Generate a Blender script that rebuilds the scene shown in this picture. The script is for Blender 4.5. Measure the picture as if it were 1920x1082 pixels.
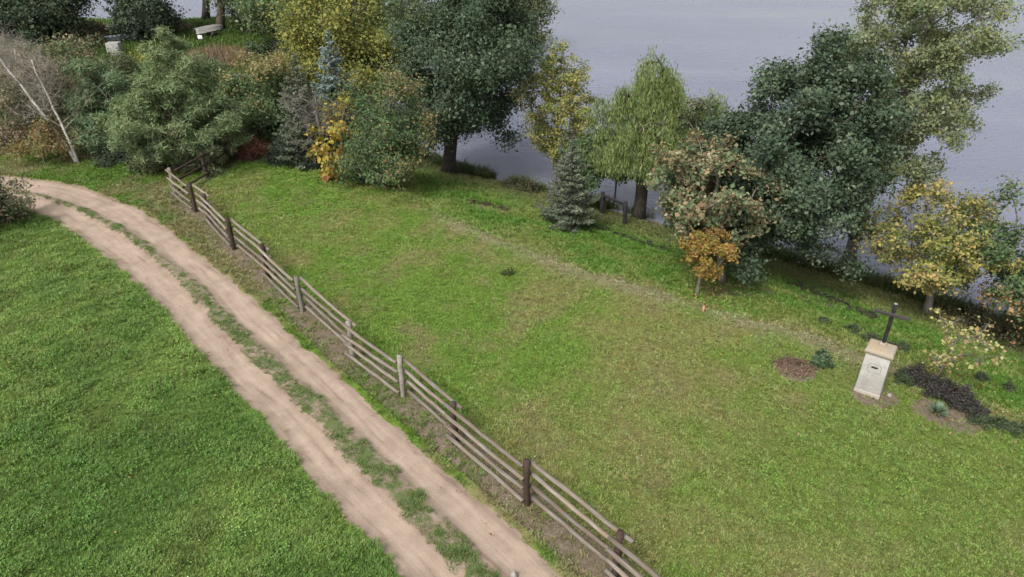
import bpy, math, random
import numpy as np

# ------------------------------------------------------------------ camera, sky, sun, exposure
scene = bpy.context.scene
for _o in list(bpy.data.objects):
    bpy.data.objects.remove(_o)
C = scene.collection
cam_data = bpy.data.cameras.new('camera')
cam_data.sensor_width = 36.0
cam_data.lens = 24.32
cam_data.clip_start = 0.1
cam_data.clip_end = 6000
cam = bpy.data.objects.new('camera', cam_data)
C.objects.link(cam)
cam.location = (0, 0, 10.5)
cam.rotation_euler = (math.radians(90 - 29.7), 0, 0)
scene.camera = cam

SUN_EL, SUN_AZ = math.radians(52), math.radians(215)      # azimuth from north (+Y), clockwise
world = bpy.data.worlds.new('World')
scene.world = world
world.use_nodes = True
wn, wl = world.node_tree.nodes, world.node_tree.links
wn.clear()
sky = wn.new('ShaderNodeTexSky')
sky.sky_type = 'NISHITA'
sky.sun_disc = False
sky.sun_elevation = SUN_EL
sky.sun_rotation = SUN_AZ
sky.air_density = 1.0
sky.dust_density = 4.0
sky.ozone_density = 1.0
hs = wn.new('ShaderNodeHueSaturation')                     # an overcast sky is nearly grey
hs.inputs['Saturation'].default_value = 0.22
bg = wn.new('ShaderNodeBackground')
bg.inputs['Strength'].default_value = 0.115
wo = wn.new('ShaderNodeOutputWorld')
wl.new(sky.outputs[0], hs.inputs['Color'])
wl.new(hs.outputs[0], bg.inputs['Color'])
wl.new(bg.outputs[0], wo.inputs['Surface'])

sun_data = bpy.data.lights.new('sun', 'SUN')
sun_data.energy = 1.45
sun_data.angle = math.radians(16)
sun_data.color = (1.0, 0.96, 0.9)
sun = bpy.data.objects.new('sun', sun_data)
C.objects.link(sun)
sun.location = (0, 0, 60)
_d = (math.sin(SUN_AZ) * math.cos(SUN_EL), math.cos(SUN_AZ) * math.cos(SUN_EL), math.sin(SUN_EL))
from mathutils import Vector
sun.rotation_euler = Vector(_d).to_track_quat('Z', 'Y').to_euler()

scene.view_settings.view_transform = 'Standard'
scene.view_settings.look = 'None'
scene.view_settings.gamma = 1
scene.view_settings.use_curve_mapping = False
scene.view_settings.exposure = 1.12
scene.render.engine = 'CYCLES'
scene.cycles.max_bounces = 6
scene.cycles.transparent_max_bounces = 4

# ------------------------------------------------------------------ numbers: noise, polylines, terrain
WATER = -1.8

def _hash(ix, iy, s):
    h = (ix.astype(np.int64) * 374761393 + iy.astype(np.int64) * 668265263 + s * 1442695041) & 0x7fffffff
    h = ((h ^ (h >> 13)) * 1274126177) & 0x7fffffff
    h = (h ^ (h >> 16)) & 0xffff
    return h / 65535.0

def vnoise(x, y, s=0):
    x = np.asarray(x, float); y = np.asarray(y, float)
    ix, iy = np.floor(x), np.floor(y)
    fx, fy = x - ix, y - iy
    fx = fx * fx * (3 - 2 * fx); fy = fy * fy * (3 - 2 * fy)
    a = _hash(ix, iy, s); b = _hash(ix + 1, iy, s); c = _hash(ix, iy + 1, s); d = _hash(ix + 1, iy + 1, s)
    return (a * (1 - fx) + b * fx) * (1 - fy) + (c * (1 - fx) + d * fx) * fy

def fbm(x, y, s=0, o=4):
    v, a, t = 0.0, 1.0, 0.0
    x = np.asarray(x, float); y = np.asarray(y, float)
    for k in range(o):
        xr, yr = x * 0.8 - y * 0.6, x * 0.6 + y * 0.8
        v = v + a * vnoise(xr + 17.3 * k, yr - 9.1 * k, s + k); t += a; a *= 0.5
        x, y = xr * 2.03, yr * 2.03
    return v / t

def sstep(a, b, x):
    t = np.clip((x - a) / (b - a), 0, 1)
    return t * t * (3 - 2 * t)

def poly_dist(x, y, P):
    """distance to a polyline, side (positive to the right of its direction), arc fraction of the nearest point"""
    x = np.asarray(x, float); y = np.asarray(y, float)
    best = np.full(x.shape, 1e9); side = np.zeros(x.shape); frac = np.zeros(x.shape)
    P = np.asarray(P, float); n = len(P) - 1
    for i in range(n):
        ax, ay = P[i]; bx, by = P[i + 1]
        dx, dy = bx - ax, by - ay; L2 = dx * dx + dy * dy
        t = np.clip(((x - ax) * dx + (y - ay) * dy) / L2, 0, 1)
        ex, ey = x - ax - t * dx, y - ay - t * dy
        d = np.sqrt(ex * ex + ey * ey); m = d < best
        best = np.where(m, d, best)
        side = np.where(m, np.where(dy * ex - dx * ey >= 0, 1.0, -1.0), side)
        frac = np.where(m, (i + t) / n, frac)
    return best, side, frac

# the rim of the lawn, where the bank begins to fall, and the waterline, both from left to right
RIM = [(-600, 36), (-100, 38), (-40, 38), (-22, 37), (-14, 34.5), (-9.3, 30.2), (-4.7, 26.0), (-1.1, 22.4), (2.4, 19.5), (5.6, 17.4), (7.9, 16.0), (9.9, 14.2), (11.8, 12.0), (14, 9.2), (19, 2), (40, -30), (80, -90), (400, -500)]
SHORE = [(-600, 52), (-100, 52), (-40, 49), (-25, 46.5), (-12, 44), (-8, 41), (-5.2, 36.2), (-2.8, 33.9), (1.3, 30.9), (5.3, 28.0), (9.9, 24.4), (13.4, 21.7), (16.3, 19.0), (19.5, 15.5), (26, 6), (48, -26), (90, -84), (420, -480)]
SPIT = [(-600, 58), (-100, 60), (-45, 57), (-30, 56), (-22, 55.5), (-15, 58), (-6, 64), (1.0, 67.5), (4.0, 70), (2, 75), (-8, 81), (-22, 84), (-36, 79), (-45, 80), (-60, 82), (-120, 92), (-600, 120)]

def terrain(x, y):
    x = np.asarray(x, float); y = np.asarray(y, float)
    dw, sw, _ = poly_dist(x, y, SHORE); dr, sr, _ = poly_dist(x, y, RIM)
    land = sw > 0
    t = np.where(sr > 0, 1.0, dw / (dw + dr + 1e-6))
    prof = WATER + 0.03 + (-WATER - 0.03) * (0.62 * t + 0.38 * sstep(0.0, 1.0, t))
    z = np.where(land, prof, WATER - np.minimum(1.6, dw * 0.35))
    # the spit across the inlet: an even-odd test against its outline
    inside = np.zeros(x.shape, bool); n = len(SPIT)
    for i in range(n):
        x1, y1 = SPIT[i]; x2, y2 = SPIT[(i + 1) % n]
        c = (y1 > y) != (y2 > y)
        xi = (x2 - x1) * (y - y1) / ((y2 - y1) if y2 != y1 else 1e-9) + x1
        inside ^= c & (x < xi)
    ds, _, _ = poly_dist(x, y, SPIT + [SPIT[0]])
    z = np.where(inside, WATER + 0.05 + 1.0 * sstep(0, 5, ds) + 0.4 * sstep(4, 14, ds), z)
    z = np.where(~land & ~inside, np.maximum(z, WATER - np.minimum(1.6, ds * 0.35)), z)
    # far banks of the lake, well beyond the picture
    far = sstep(330, 420, np.hypot(x - 40, y))
    z = z + np.where(land, 0, far * (5 + 22 * fbm(x / 190, y / 190, 5, 3)))
    near = np.hypot(x, y) < 130
    bump = (fbm(x / 2.6, y / 2.6, 3, 3) - 0.5) * 0.14 + (fbm(x / 0.7, y / 0.7, 9, 2) - 0.5) * 0.035
    return z + np.where(near & (land | inside), bump * sstep(WATER, WATER + 0.5, z), 0)

# ------------------------------------------------------------------ the dirt road and the fence line in plan
ROAD_L = [(-25.79, 27.20), (-21.56, 26.20), (-19.36, 24.93), (-17.40, 23.81), (-15.52, 22.27), (-14.01, 21.00), (-12.61, 19.73), (-10.21, 17.25), (-8.59, 15.45), (-7.16, 13.81), (-6.03, 12.74), (-5.13, 11.66), (-3.93, 10.19), (-2.97, 9.26), (-1.99, 8.21), (-0.51, 6.64), (1.35, 4.64)]
ROAD_R = [(-27.45, 29.35), (-23.39, 28.94), (-21.37, 28.14), (-18.01, 27.20), (-14.70, 24.93), (-12.02, 22.49), (-10.05, 20.33), (-8.24, 18.38), (-7.11, 17.10), (-5.81, 15.68), (-4.41, 14.09), (-2.96, 12.45), (-1.98, 11.39), (-0.71, 10.06), (0.13, 9.08), (0.88, 8.21), (2.20, 6.64), (3.84, 4.64)]
ROAD_M = [(-26.42, 28.01), (-22.23, 27.20), (-19.69, 26.31), (-18.01, 25.47), (-15.79, 24.05), (-14.13, 22.72), (-12.33, 21.08), (-10.17, 18.91), (-8.15, 16.55), (-6.31, 14.60), (-5.17, 13.34), (-4.14, 12.23), (-3.02, 10.91), (-2.02, 9.90), (-1.22, 8.89), (-0.71, 8.33), (0.85, 6.64), (2.56, 4.64)]
FENCE = [(-13.44, 25.86), (-11.99, 24.25), (-11.09, 23.27), (-9.43, 21.08), (-7.66, 19.05), (-6.06, 17.04), (-4.14, 14.74), (-2.60, 13.13), (-1.27, 11.55), (0.29, 9.79), (1.81, 8.07), (3.23, 6.37)]
BACK_FENCE = [(-13.44, 25.86), (-12.98, 27.89), (-12.45, 29.98)]

FD = np.array(FENCE)

def wobble(x, y, sc, s):
    return fbm(np.asarray(x) / sc, np.asarray(y) / sc, s, 3) - 0.5

def road_side(x, y):
    """signed distances: left edge (positive inside), right edge (positive inside), distance to the middle strip"""
    dl, sl, _ = poly_dist(x, y, ROAD_L); dr, sr, _ = poly_dist(x, y, ROAD_R); dm, _, fm = poly_dist(x, y, ROAD_M)
    return np.where(sl > 0, -1, 1) * dl, np.where(sr > 0, 1, -1) * dr, dm, fm

def strip_half(fm):
    return 0.10 + 0.19 * sstep(0.1, 0.62, fm)

def ground_fields(x, y, z):
    """colour of the turf (rgb), how bare the soil is (0..1)"""
    x = np.asarray(x, float); y = np.asarray(y, float)
    a, b, dm, fm = road_side(x, y)
    left = a < 0                                               # field on the near side of the road
    df, sf, _ = poly_dist(x, y, FENCE); db, _, _ = poly_dist(x, y, BACK_FENCE)
    dr, sr, _ = poly_dist(x, y, RIM); dw, sw, _ = poly_dist(x, y, SHORE)
    n1 = fbm(x / 3.1, y / 3.1, 11, 4); n2 = fbm(x / 0.8, y / 0.8, 23, 3); n3 = fbm(x / 7.0, y / 7.0, 31, 3); n4 = fbm(x / 0.25, y / 0.25, 41, 2)
    mix = lambda p, q, t: p[None] * (1 - t[:, None]) + q[None] * t[:, None]
    c = lambda *v: np.array(v)
    x0, sh = x.shape, x.shape
    flat = [v.ravel() for v in (x, y, n1, n2, n3, n4)]; x, y, n1, n2, n3, n4 = flat
    left, df, sf, db, dr, sr, dw, sw, dm, a, b = [v.ravel() for v in (left, df, sf, db, dr, sr, dw, sw, dm, a, b)]
    zf = np.asarray(z, float).ravel()
    field = mix(c(.098, .170, .037), c(.155, .228, .055), sstep(.36, .66, 0.55 * n1 + 0.45 * n2))
    field = field * (1 - sstep(.55, .75, n2)[:, None] * .25) + c(.150, .155, .055)[None] * (sstep(.58, .78, n4 * .5 + n1 * .5) * .35)[:, None]
    lawn = mix(c(.146, .222, .042), c(.215, .222, .076), sstep(.38, .62, 0.5 * n1 + 0.5 * n2))
    lawn = lawn * (1 - sstep(.50, .68, n2 * .6 + n4 * .4)[:, None] * .38) + c(.215, .180, .105)[None] * (sstep(.50, .68, n2 * .6 + n4 * .4) * .38)[:, None]
    lawn = mix(c(0, 0, 0), c(1, 1, 1), np.ones_like(n3)) * lawn
    lush = sstep(.52, .66, n3) * .75
    lawn = lawn * (1 - lush[:, None]) + c(.135, .222, .036)[None] * lush[:, None]
    tan = sstep(9.0, 2.0, np.hypot(x - 7.5, y - 9.5)) * .35      # the tired corner near the cross
    lawn = lawn * (1 - tan[:, None]) + c(.190, .185, .075)[None] * tan[:, None]
    bank = mix(c(.080, .155, .022), c(.135, .175, .040), sstep(.42, .62, 0.6 * n2 + 0.4 * n1))
    lowb = sstep(4.2, 1.0, dw) * .75
    bank = bank * (1 - lowb[:, None]) + c(.120, .110, .048)[None] * lowb[:, None]
    verge = mix(c(.105, .170, .030), c(.195, .180, .085), sstep(.38, .6, 0.5 * n2 + 0.5 * n1))
    col = lawn.copy()
    t = (sstep(-0.3, 1.2, dr) * (sr < 0))[:, None]; col = col * (1 - t) + bank * t
    t = ((sf > 0) & ~left & (y > 0) & (x < 6)).astype(float)[:, None]; col = np.where((sf > 0)[:, None] & ~left[:, None], verge, col)
    col = np.where(left[:, None], field, col)
    # the dry crest of the lawn
    crest = np.exp(-((dr * sr - 0.10) / np.where(dr * sr < .1, .16, .48)) ** 2) * sstep(-4.5, -1.5, x) * sstep(12.0, 9.0, x) * (0.35 + 0.9 * n2)
    crest = np.clip(crest * 1.25, 0, 1) * .85
    col = col * (1 - crest[:, None]) + c(.26, .235, .145)[None] * crest[:, None]
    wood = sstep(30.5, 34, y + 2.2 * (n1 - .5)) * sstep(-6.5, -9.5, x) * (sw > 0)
    spit = (y > 54) & (x < 8) & (sw < 0)
    col = np.where(spit[:, None], mix(c(.060, .120, .020), c(.095, .135, .030), n1), col)
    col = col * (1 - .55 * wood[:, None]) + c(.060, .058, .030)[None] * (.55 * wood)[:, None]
    # bare soil
    d = np.zeros_like(n1)
    fence_soil = sstep(.55, .18, np.abs(df - .12 + .5 * (n2 - .5)))
    d = np.maximum(d, fence_soil * (0.30 + 0.9 * n2) * (y < 26.5))
    d = np.maximum(d, sstep(.6, .2, db + .4 * (n2 - .5)) * .75)
    for (mx, my, r, k) in SOIL:
        d = np.maximum(d, sstep(1.15, .55, np.hypot(x - mx, (y - my)) / r + .8 * (n2 - .5)) * k)
    d = np.maximum(d, crest * .42)
    d = np.maximum(d, sstep(.9, .1, dw + .6 * (n2 - .5)) * .8 * (sw > 0))
    d = np.maximum(d, sstep(.35, .0, -a + .5 * (n2 - .5)) * .5 * (a < 0) + 0)
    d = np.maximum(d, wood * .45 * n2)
    d = np.maximum(d, sstep(.62, .74, n2 * .7 + n4 * .3) * .35 * ~left)
    return col, np.clip(d, 0, 1), left, a, b, dm, df, dr, sr, dw, sw, spit

# ------------------------------------------------------------------ materials
def new_mat(name):
    m = bpy.data.materials.new(name); m.use_nodes = True
    nt = m.node_tree; nt.nodes.clear()
    out = nt.nodes.new('ShaderNodeOutputMaterial')
    return m, nt, out

def N(nt, kind, **kw):
    n = nt.nodes.new(kind)
    for k, v in kw.items():
        if k.startswith('_'): setattr(n, k[1:], v)
        else: n.inputs[k].default_value = v
    return n

def noise(nt, vec, scale, detail=4, rough=.55):
    n = N(nt, 'ShaderNodeTexNoise', Scale=scale, Detail=detail, Roughness=rough)
    if vec is not None: nt.links.new(vec, n.inputs['Vector'])
    return n.outputs['Fac']

def ramp(nt, fac, stops):
    r = nt.nodes.new('ShaderNodeValToRGB'); e = r.color_ramp.elements
    while len(e) < len(stops): e.new(.5)
    for el, (p, c) in zip(e, stops):
        el.position = p; el.color = (*c, 1) if len(c) == 3 else c
    nt.links.new(fac, r.inputs[0]); return r.outputs[0]

def mixc(nt, fac, a, b, mode='MIX'):
    m = nt.nodes.new('ShaderNodeMix'); m.data_type = 'RGBA'; m.blend_type = mode
    for s, v in ((0, fac), (6, a), (7, b)):
        if isinstance(v, (int, float)): m.inputs[s].default_value = v
        elif isinstance(v, tuple): m.inputs[s].default_value = (*v, 1)
        else: nt.links.new(v, m.inputs[s])
    return m.outputs[2]

def bump(nt, h, strength=.5, dist=.02):
    b = N(nt, 'ShaderNodeBump', Strength=strength, Distance=dist); nt.links.new(h, b.inputs['Height']); return b.outputs[0]

def principled(nt, out, col, rough=.8, spec=.3, nrm=None):
    p = N(nt, 'ShaderNodeBsdfPrincipled', Roughness=rough)
    p.inputs['Specular IOR Level'].default_value = spec
    if isinstance(col, tuple): p.inputs['Base Color'].default_value = (*col, 1)
    else: nt.links.new(col, p.inputs['Base Color'])
    if nrm is not None: nt.links.new(nrm, p.inputs['Normal'])
    nt.links.new(p.outputs[0], out.inputs[0]); return p

def leafy(name, attr='tint', kind='GEOMETRY', trans=.3, rough=.55, spec=.25):
    m, nt, out = new_mat(name)
    a = N(nt, 'ShaderNodeAttribute', _attribute_name=attr, _attribute_type=kind)
    p = N(nt, 'ShaderNodeBsdfPrincipled', Roughness=rough); p.inputs['Specular IOR Level'].default_value = spec
    tr = nt.nodes.new('ShaderNodeBsdfTranslucent'); mx = N(nt, 'ShaderNodeMixShader', Fac=trans)
    nt.links.new(a.outputs['Color'], p.inputs['Base Color'])
    tc = mixc(nt, 1.0, a.outputs['Color'], (1.25, 1.2, .7), 'MULTIPLY')
    nt.links.new(tc, tr.inputs['Color'])
    nt.links.new(p.outputs[0], mx.inputs[1]); nt.links.new(tr.outputs[0], mx.inputs[2]); nt.links.new(mx.outputs[0], out.inputs[0])
    return m

M_leaf = leafy('leaf', rough=.7, spec=.12)
M_needle = leafy('needle', trans=.18, rough=.75, spec=.1)
M_turf_blade = leafy('grass_blade', kind='INSTANCER', trans=.25)

def bark_mat(name, c1, c2, scale=6):
    m, nt, out = new_mat(name)
    tc = nt.nodes.new('ShaderNodeTexCoord'); mp = N(nt, 'ShaderNodeMapping'); mp.inputs['Scale'].default_value = (scale, scale, scale * .25)
    nt.links.new(tc.outputs['Object'], mp.inputs[0])
    f = noise(nt, mp.outputs[0], 2.5, 5, .65)
    principled(nt, out, ramp(nt, f, [(.32, c1), (.68, c2)]), .9, .2, bump(nt, f, .6, .03)); return m

M_bark_dark = bark_mat('bark_dark', (.022, .019, .016), (.075, .064, .052))
M_bark_grey = bark_mat('bark_grey', (.09, .08, .068), (.22, .20, .175))
M_bark_brown = bark_mat('bark_brown', (.05, .040, .030), (.13, .105, .08))

def birch_mat():
    m, nt, out = new_mat('birch_bark')
    tc = nt.nodes.new('ShaderNodeTexCoord'); mp = N(nt, 'ShaderNodeMapping'); mp.inputs['Scale'].default_value = (2, 2, 9)
    nt.links.new(tc.outputs['Object'], mp.inputs[0])
    f = noise(nt, mp.outputs[0], 1.6, 4, .6)
    principled(nt, out, ramp(nt, f, [(.32, (.10, .09, .08)), (.43, (.42, .40, .365)), (.8, (.52, .49, .46))]), .75, .25, bump(nt, f, .3, .01)); return m
M_birch = birch_mat()

def wood_mat(name, c1, c2, c3):
    m, nt, out = new_mat(name)
    tc = nt.nodes.new('ShaderNodeTexCoord'); oi = nt.nodes.new('ShaderNodeObjectInfo')
    mp = N(nt, 'ShaderNodeMapping'); mp.inputs['Scale'].default_value = (2.2, 30, 30)
    ad = N(nt, 'ShaderNodeVectorMath', _operation='ADD'); nt.links.new(tc.outputs['Object'], ad.inputs[0])
    sc = N(nt, 'ShaderNodeVectorMath', _operation='SCALE', Scale=37.0); 
    cx = N(nt, 'ShaderNodeCombineXYZ'); nt.links.new(oi.outputs['Random'], cx.inputs[0]); nt.links.new(oi.outputs['Random'], cx.inputs[1])
    nt.links.new(cx.outputs[0], sc.inputs[0]); nt.links.new(sc.outputs[0], ad.inputs[1]); nt.links.new(ad.outputs[0], mp.inputs[0])
    f = noise(nt, mp.outputs[0], 1.0, 5, .6); g = noise(nt, ad.outputs[0], 3.0, 3, .6)
    col = mixc(nt, ramp(nt, g, [(.42, (0, 0, 0)), (.66, (1, 1, 1))]), ramp(nt, f, [(.3, c1), (.7, c2)]), c3)
    mul = N(nt, 'ShaderNodeMapRange'); mul.inputs[3].default_value = .75; mul.inputs[4].default_value = 1.2
    nt.links.new(oi.outputs['Random'], mul.inputs[0])
    cc = N(nt, 'ShaderNodeVectorMath', _operation='SCALE'); nt.links.new(col, cc.inputs[0]); nt.links.new(mul.outputs[0], cc.inputs['Scale'])
    principled(nt, out, cc.outputs[0], .88, .2, bump(nt, f, .5, .008)); return m
M_rail = wood_mat('weathered_rail', (.095, .080, .064), (.250, .222, .188), (.165, .125, .09))
M_post_dark = wood_mat('dark_stained_post', (.028, .018, .014), (.075, .045, .034), (.045, .036, .030))
M_post_grey = wood_mat('grey_post', (.13, .11, .095), (.29, .265, .235), (.18, .16, .13))
M_black_wood = wood_mat('blackened_wood', (.012, .011, .012), (.035, .032, .034), (.05, .042, .045))
M_arm = wood_mat('cross_arm_wood', (.075, .060, .060), (.20, .17, .17), (.12, .10, .10))

def plain(name, col, rough=.6, spec=.3, var=.15, scale=8):
    m, nt, out = new_mat(name)
    tc = nt.nodes.new('ShaderNodeTexCoord'); f = noise(nt, tc.outputs['Object'], scale, 4)
    lo = tuple(v * (1 - var) for v in col); hi = tuple(min(1, v * (1 + var)) for v in col)
    principled(nt, out, ramp(nt, f, [(.3, lo), (.7, hi)]), rough, spec, bump(nt, f, .2, .01)); return m

def ground_mat():
    m, nt, out = new_mat('turf_and_soil')
    tc = nt.nodes.new('ShaderNodeTexCoord'); P = tc.outputs['Object']
    a = N(nt, 'ShaderNodeAttribute', _attribute_name='tint'); d = N(nt, 'ShaderNodeAttribute', _attribute_name='soil')
    n1 = noise(nt, P, 9, 5, .7); n2 = noise(nt, P, 38, 4, .7); n3 = noise(nt, P, 2.2, 4, .6)
    turf = mixc(nt, 1.0, a.outputs['Color'], ramp(nt, n1, [(.25, (.58, .60, .55)), (.75, (1.15, 1.12, 1.1))]), 'MULTIPLY')
    turf = mixc(nt, 1.0, turf, ramp(nt, n2, [(.3, (.55, .58, .5)), (.7, (1.2, 1.2, 1.15))]), 'MULTIPLY')
    soil = ramp(nt, n1, [(.25, (.105, .080, .058)), (.5, (.175, .135, .100)), (.8, (.25, .205, .155))])
    soil = mixc(nt, 1.0, soil, ramp(nt, n2, [(.3, (.7, .7, .7)), (.7, (1.15, 1.15, 1.15))]), 'MULTIPLY')
    add = N(nt, 'ShaderNodeMath', _operation='ADD'); nt.links.new(d.outputs['Fac'], add.inputs[0])
    s2 = N(nt, 'ShaderNodeMath', _operation='MULTIPLY_ADD'); s2.inputs[1].default_value = .7; s2.inputs[2].default_value = -.35
    nt.links.new(n1, s2.inputs[0]); nt.links.new(s2.outputs[0], add.inputs[1])
    k = ramp(nt, add.outputs[0], [(.32, (0, 0, 0)), (.58, (1, 1, 1))])
    principled(nt, out, mixc(nt, k, turf, soil), .95, .1, bump(nt, n2, .9, .05)); return m

def road_mat():
    m, nt, out = new_mat('sandy_track')
    tc = nt.nodes.new('ShaderNodeTexCoord'); P = tc.outputs['Object']
    g = N(nt, 'ShaderNodeAttribute', _attribute_name='turf'); e = N(nt, 'ShaderNodeAttribute', _attribute_name='wheel'); tint = N(nt, 'ShaderNodeAttribute', _attribute_name='tint')
    uv = N(nt, 'ShaderNodeAttribute', _attribute_name='along')
    n1 = noise(nt, P, 1.6, 5, .6); n2 = noise(nt, P, 30, 5, .75); n3 = noise(nt, P, 7, 4, .65)
    ns = noise(nt, uv.outputs['Vector'], 1.0, 5, .6)
    sand = ramp(nt, n1, [(.28, (.222, .172, .133)), (.5, (.284, .221, .172)), (.75, (.338, .268, .212))])
    sand = mixc(nt, e.outputs['Fac'], mixc(nt, 1.0, sand, (.80, .78, .78), 'MULTIPLY'), sand)
    sand = mixc(nt, 1.0, sand, ramp(nt, ns, [(.30, (.70, .67, .64)), (.42, (.93, .92, .91)), (.62, (1.07, 1.07, 1.07))]), 'MULTIPLY')
    sand = mixc(nt, 1.0, sand, ramp(nt, n2, [(.25, (.86, .86, .86)), (.75, (1.10, 1.10, 1.10))]), 'MULTIPLY')
    sand = mixc(nt, ramp(nt, n3, [(.60, (0, 0, 0)), (.74, (.55, .55, .55))]), sand, (.20, .15, .115))
    add = N(nt, 'ShaderNodeMath', _operation='ADD'); nt.links.new(g.outputs['Fac'], add.inputs[0])
    s2 = N(nt, 'ShaderNodeMath', _operation='MULTIPLY_ADD'); s2.inputs[1].default_value = .9; s2.inputs[2].default_value = -.45
    nt.links.new(n3, s2.inputs[0]); nt.links.new(s2.outputs[0], add.inputs[1])
    k = ramp(nt, add.outputs[0], [(.42, (0, 0, 0)), (.62, (1, 1, 1))])
    turf = mixc(nt, 1.0, tint.outputs['Color'], ramp(nt, n2, [(.3, (.6, .6, .55)), (.7, (1.2, 1.2, 1.1))]), 'MULTIPLY')
    hh = N(nt, 'ShaderNodeMath', _operation='MULTIPLY_ADD'); hh.inputs[1].default_value = .35
    nt.links.new(n2, hh.inputs[0]); nt.links.new(ns, hh.inputs[2])
    principled(nt, out, mixc(nt, k, sand, turf), .95, .12, bump(nt, hh.outputs[0], .55, .03)); return m

def water_mat():
    m, nt, out = new_mat('lake_water')
    tc = nt.nodes.new('ShaderNodeTexCoord'); mp = N(nt, 'ShaderNodeMapping')
    mp.inputs['Rotation'].default_value = (0, 0, math.radians(12)); mp.inputs['Scale'].default_value = (.40, 2.0, 1)
    nt.links.new(tc.outputs['Object'], mp.inputs[0])
    w1 = noise(nt, mp.outputs[0], 2.6, 4, .6); w2 = noise(nt, tc.outputs['Object'], .05, 3, .5)
    col = ramp(nt, w2, [(.3, (.120, .130, .178)), (.7, (.152, .158, .214))])
    b = N(nt, 'ShaderNodeBump', Strength=.7, Distance=.12); nt.links.new(w1, b.inputs['Height'])
    mp2 = N(nt, 'ShaderNodeMapping'); mp2.inputs['Rotation'].default_value = (0, 0, math.radians(20)); mp2.inputs['Scale'].default_value = (.03, .16, 1)
    nt.links.new(tc.outputs['Object'], mp2.inputs[0]); w3 = noise(nt, mp2.outputs[0], 1.0, 5, .62)
    p = principled(nt, out, col, .16, .5, b.outputs[0]); p.inputs['IOR'].default_value = 1.333
    mr = N(nt, 'ShaderNodeMapRange'); mr.inputs[1].default_value = .35; mr.inputs[2].default_value = .65; mr.inputs[3].default_value = .13; mr.inputs[4].default_value = .30
    nt.links.new(w3, mr.inputs[0]); nt.links.new(mr.outputs[0], p.inputs['Roughness'])
    ms = N(nt, 'ShaderNodeMapRange'); ms.inputs[1].default_value = .35; ms.inputs[2].default_value = .65; ms.inputs[3].default_value = .35; ms.inputs[4].default_value = .9
    nt.links.new(w3, ms.inputs[0]); nt.links.new(ms.outputs[0], b.inputs['Strength'])
    return m

# ------------------------------------------------------------------ objects, things, parts
def link(name, data, parent=None):
    o = bpy.data.objects.new(name, data); C.objects.link(o)
    if parent is not None: o.parent = parent
    return o

def tag(o, label=None, cat=None, group=None, kind=None):
    for k, v in (('label', label), ('category', cat), ('group', group), ('kind', kind)):
        if v: o[k] = v
    return o

def thing(name, label, cat, loc, group=None, rz=0):
    o = link(name, None); o.location = loc; o.rotation_euler = (0, 0, rz); o.empty_display_size = .3
    return tag(o, label, cat, group)

def mesh_np(name, V, F, mat, attrs=None, smooth=False):
    """V (n,3); F one array (m,k) or a list of such arrays"""
    me = bpy.data.meshes.new(name)
    V = np.asarray(V, np.float32); Fs = F if isinstance(F, list) else [F]
    Fs = [np.asarray(f, np.int32) for f in Fs if len(f)]
    me.vertices.add(len(V)); me.vertices.foreach_set('co', V.ravel())
    li = np.concatenate([f.ravel() for f in Fs]); tot = np.concatenate([np.full(len(f), f.shape[1], np.int32) for f in Fs])
    st = np.concatenate([[0], np.cumsum(tot)[:-1]]).astype(np.int32)
    me.loops.add(len(li)); me.loops.foreach_set('vertex_index', li)
    me.polygons.add(len(tot)); me.polygons.foreach_set('loop_start', st); me.polygons.foreach_set('loop_total', tot)
    if smooth: me.polygons.foreach_set('use_smooth', np.ones(len(tot), bool))
    for k, v in (attrs or {}).items():
        v = np.asarray(v, np.float32)
        if v.ndim == 2 and v.shape[1] == 3 and k == 'along':
            a = me.attributes.new(k, 'FLOAT_VECTOR', 'POINT'); a.data.foreach_set('vector', v.ravel())
        elif v.ndim == 2:
            a = me.attributes.new(k, 'FLOAT_COLOR', 'POINT')
            a.data.foreach_set('color', np.concatenate([v, np.ones((len(v), 1), np.float32)], 1).ravel())
        else:
            a = me.attributes.new(k, 'FLOAT', 'POINT'); a.data.foreach_set('value', v)
    if mat: me.materials.append(mat)
    me.update(calc_edges=True); me.validate()
    return me

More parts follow.
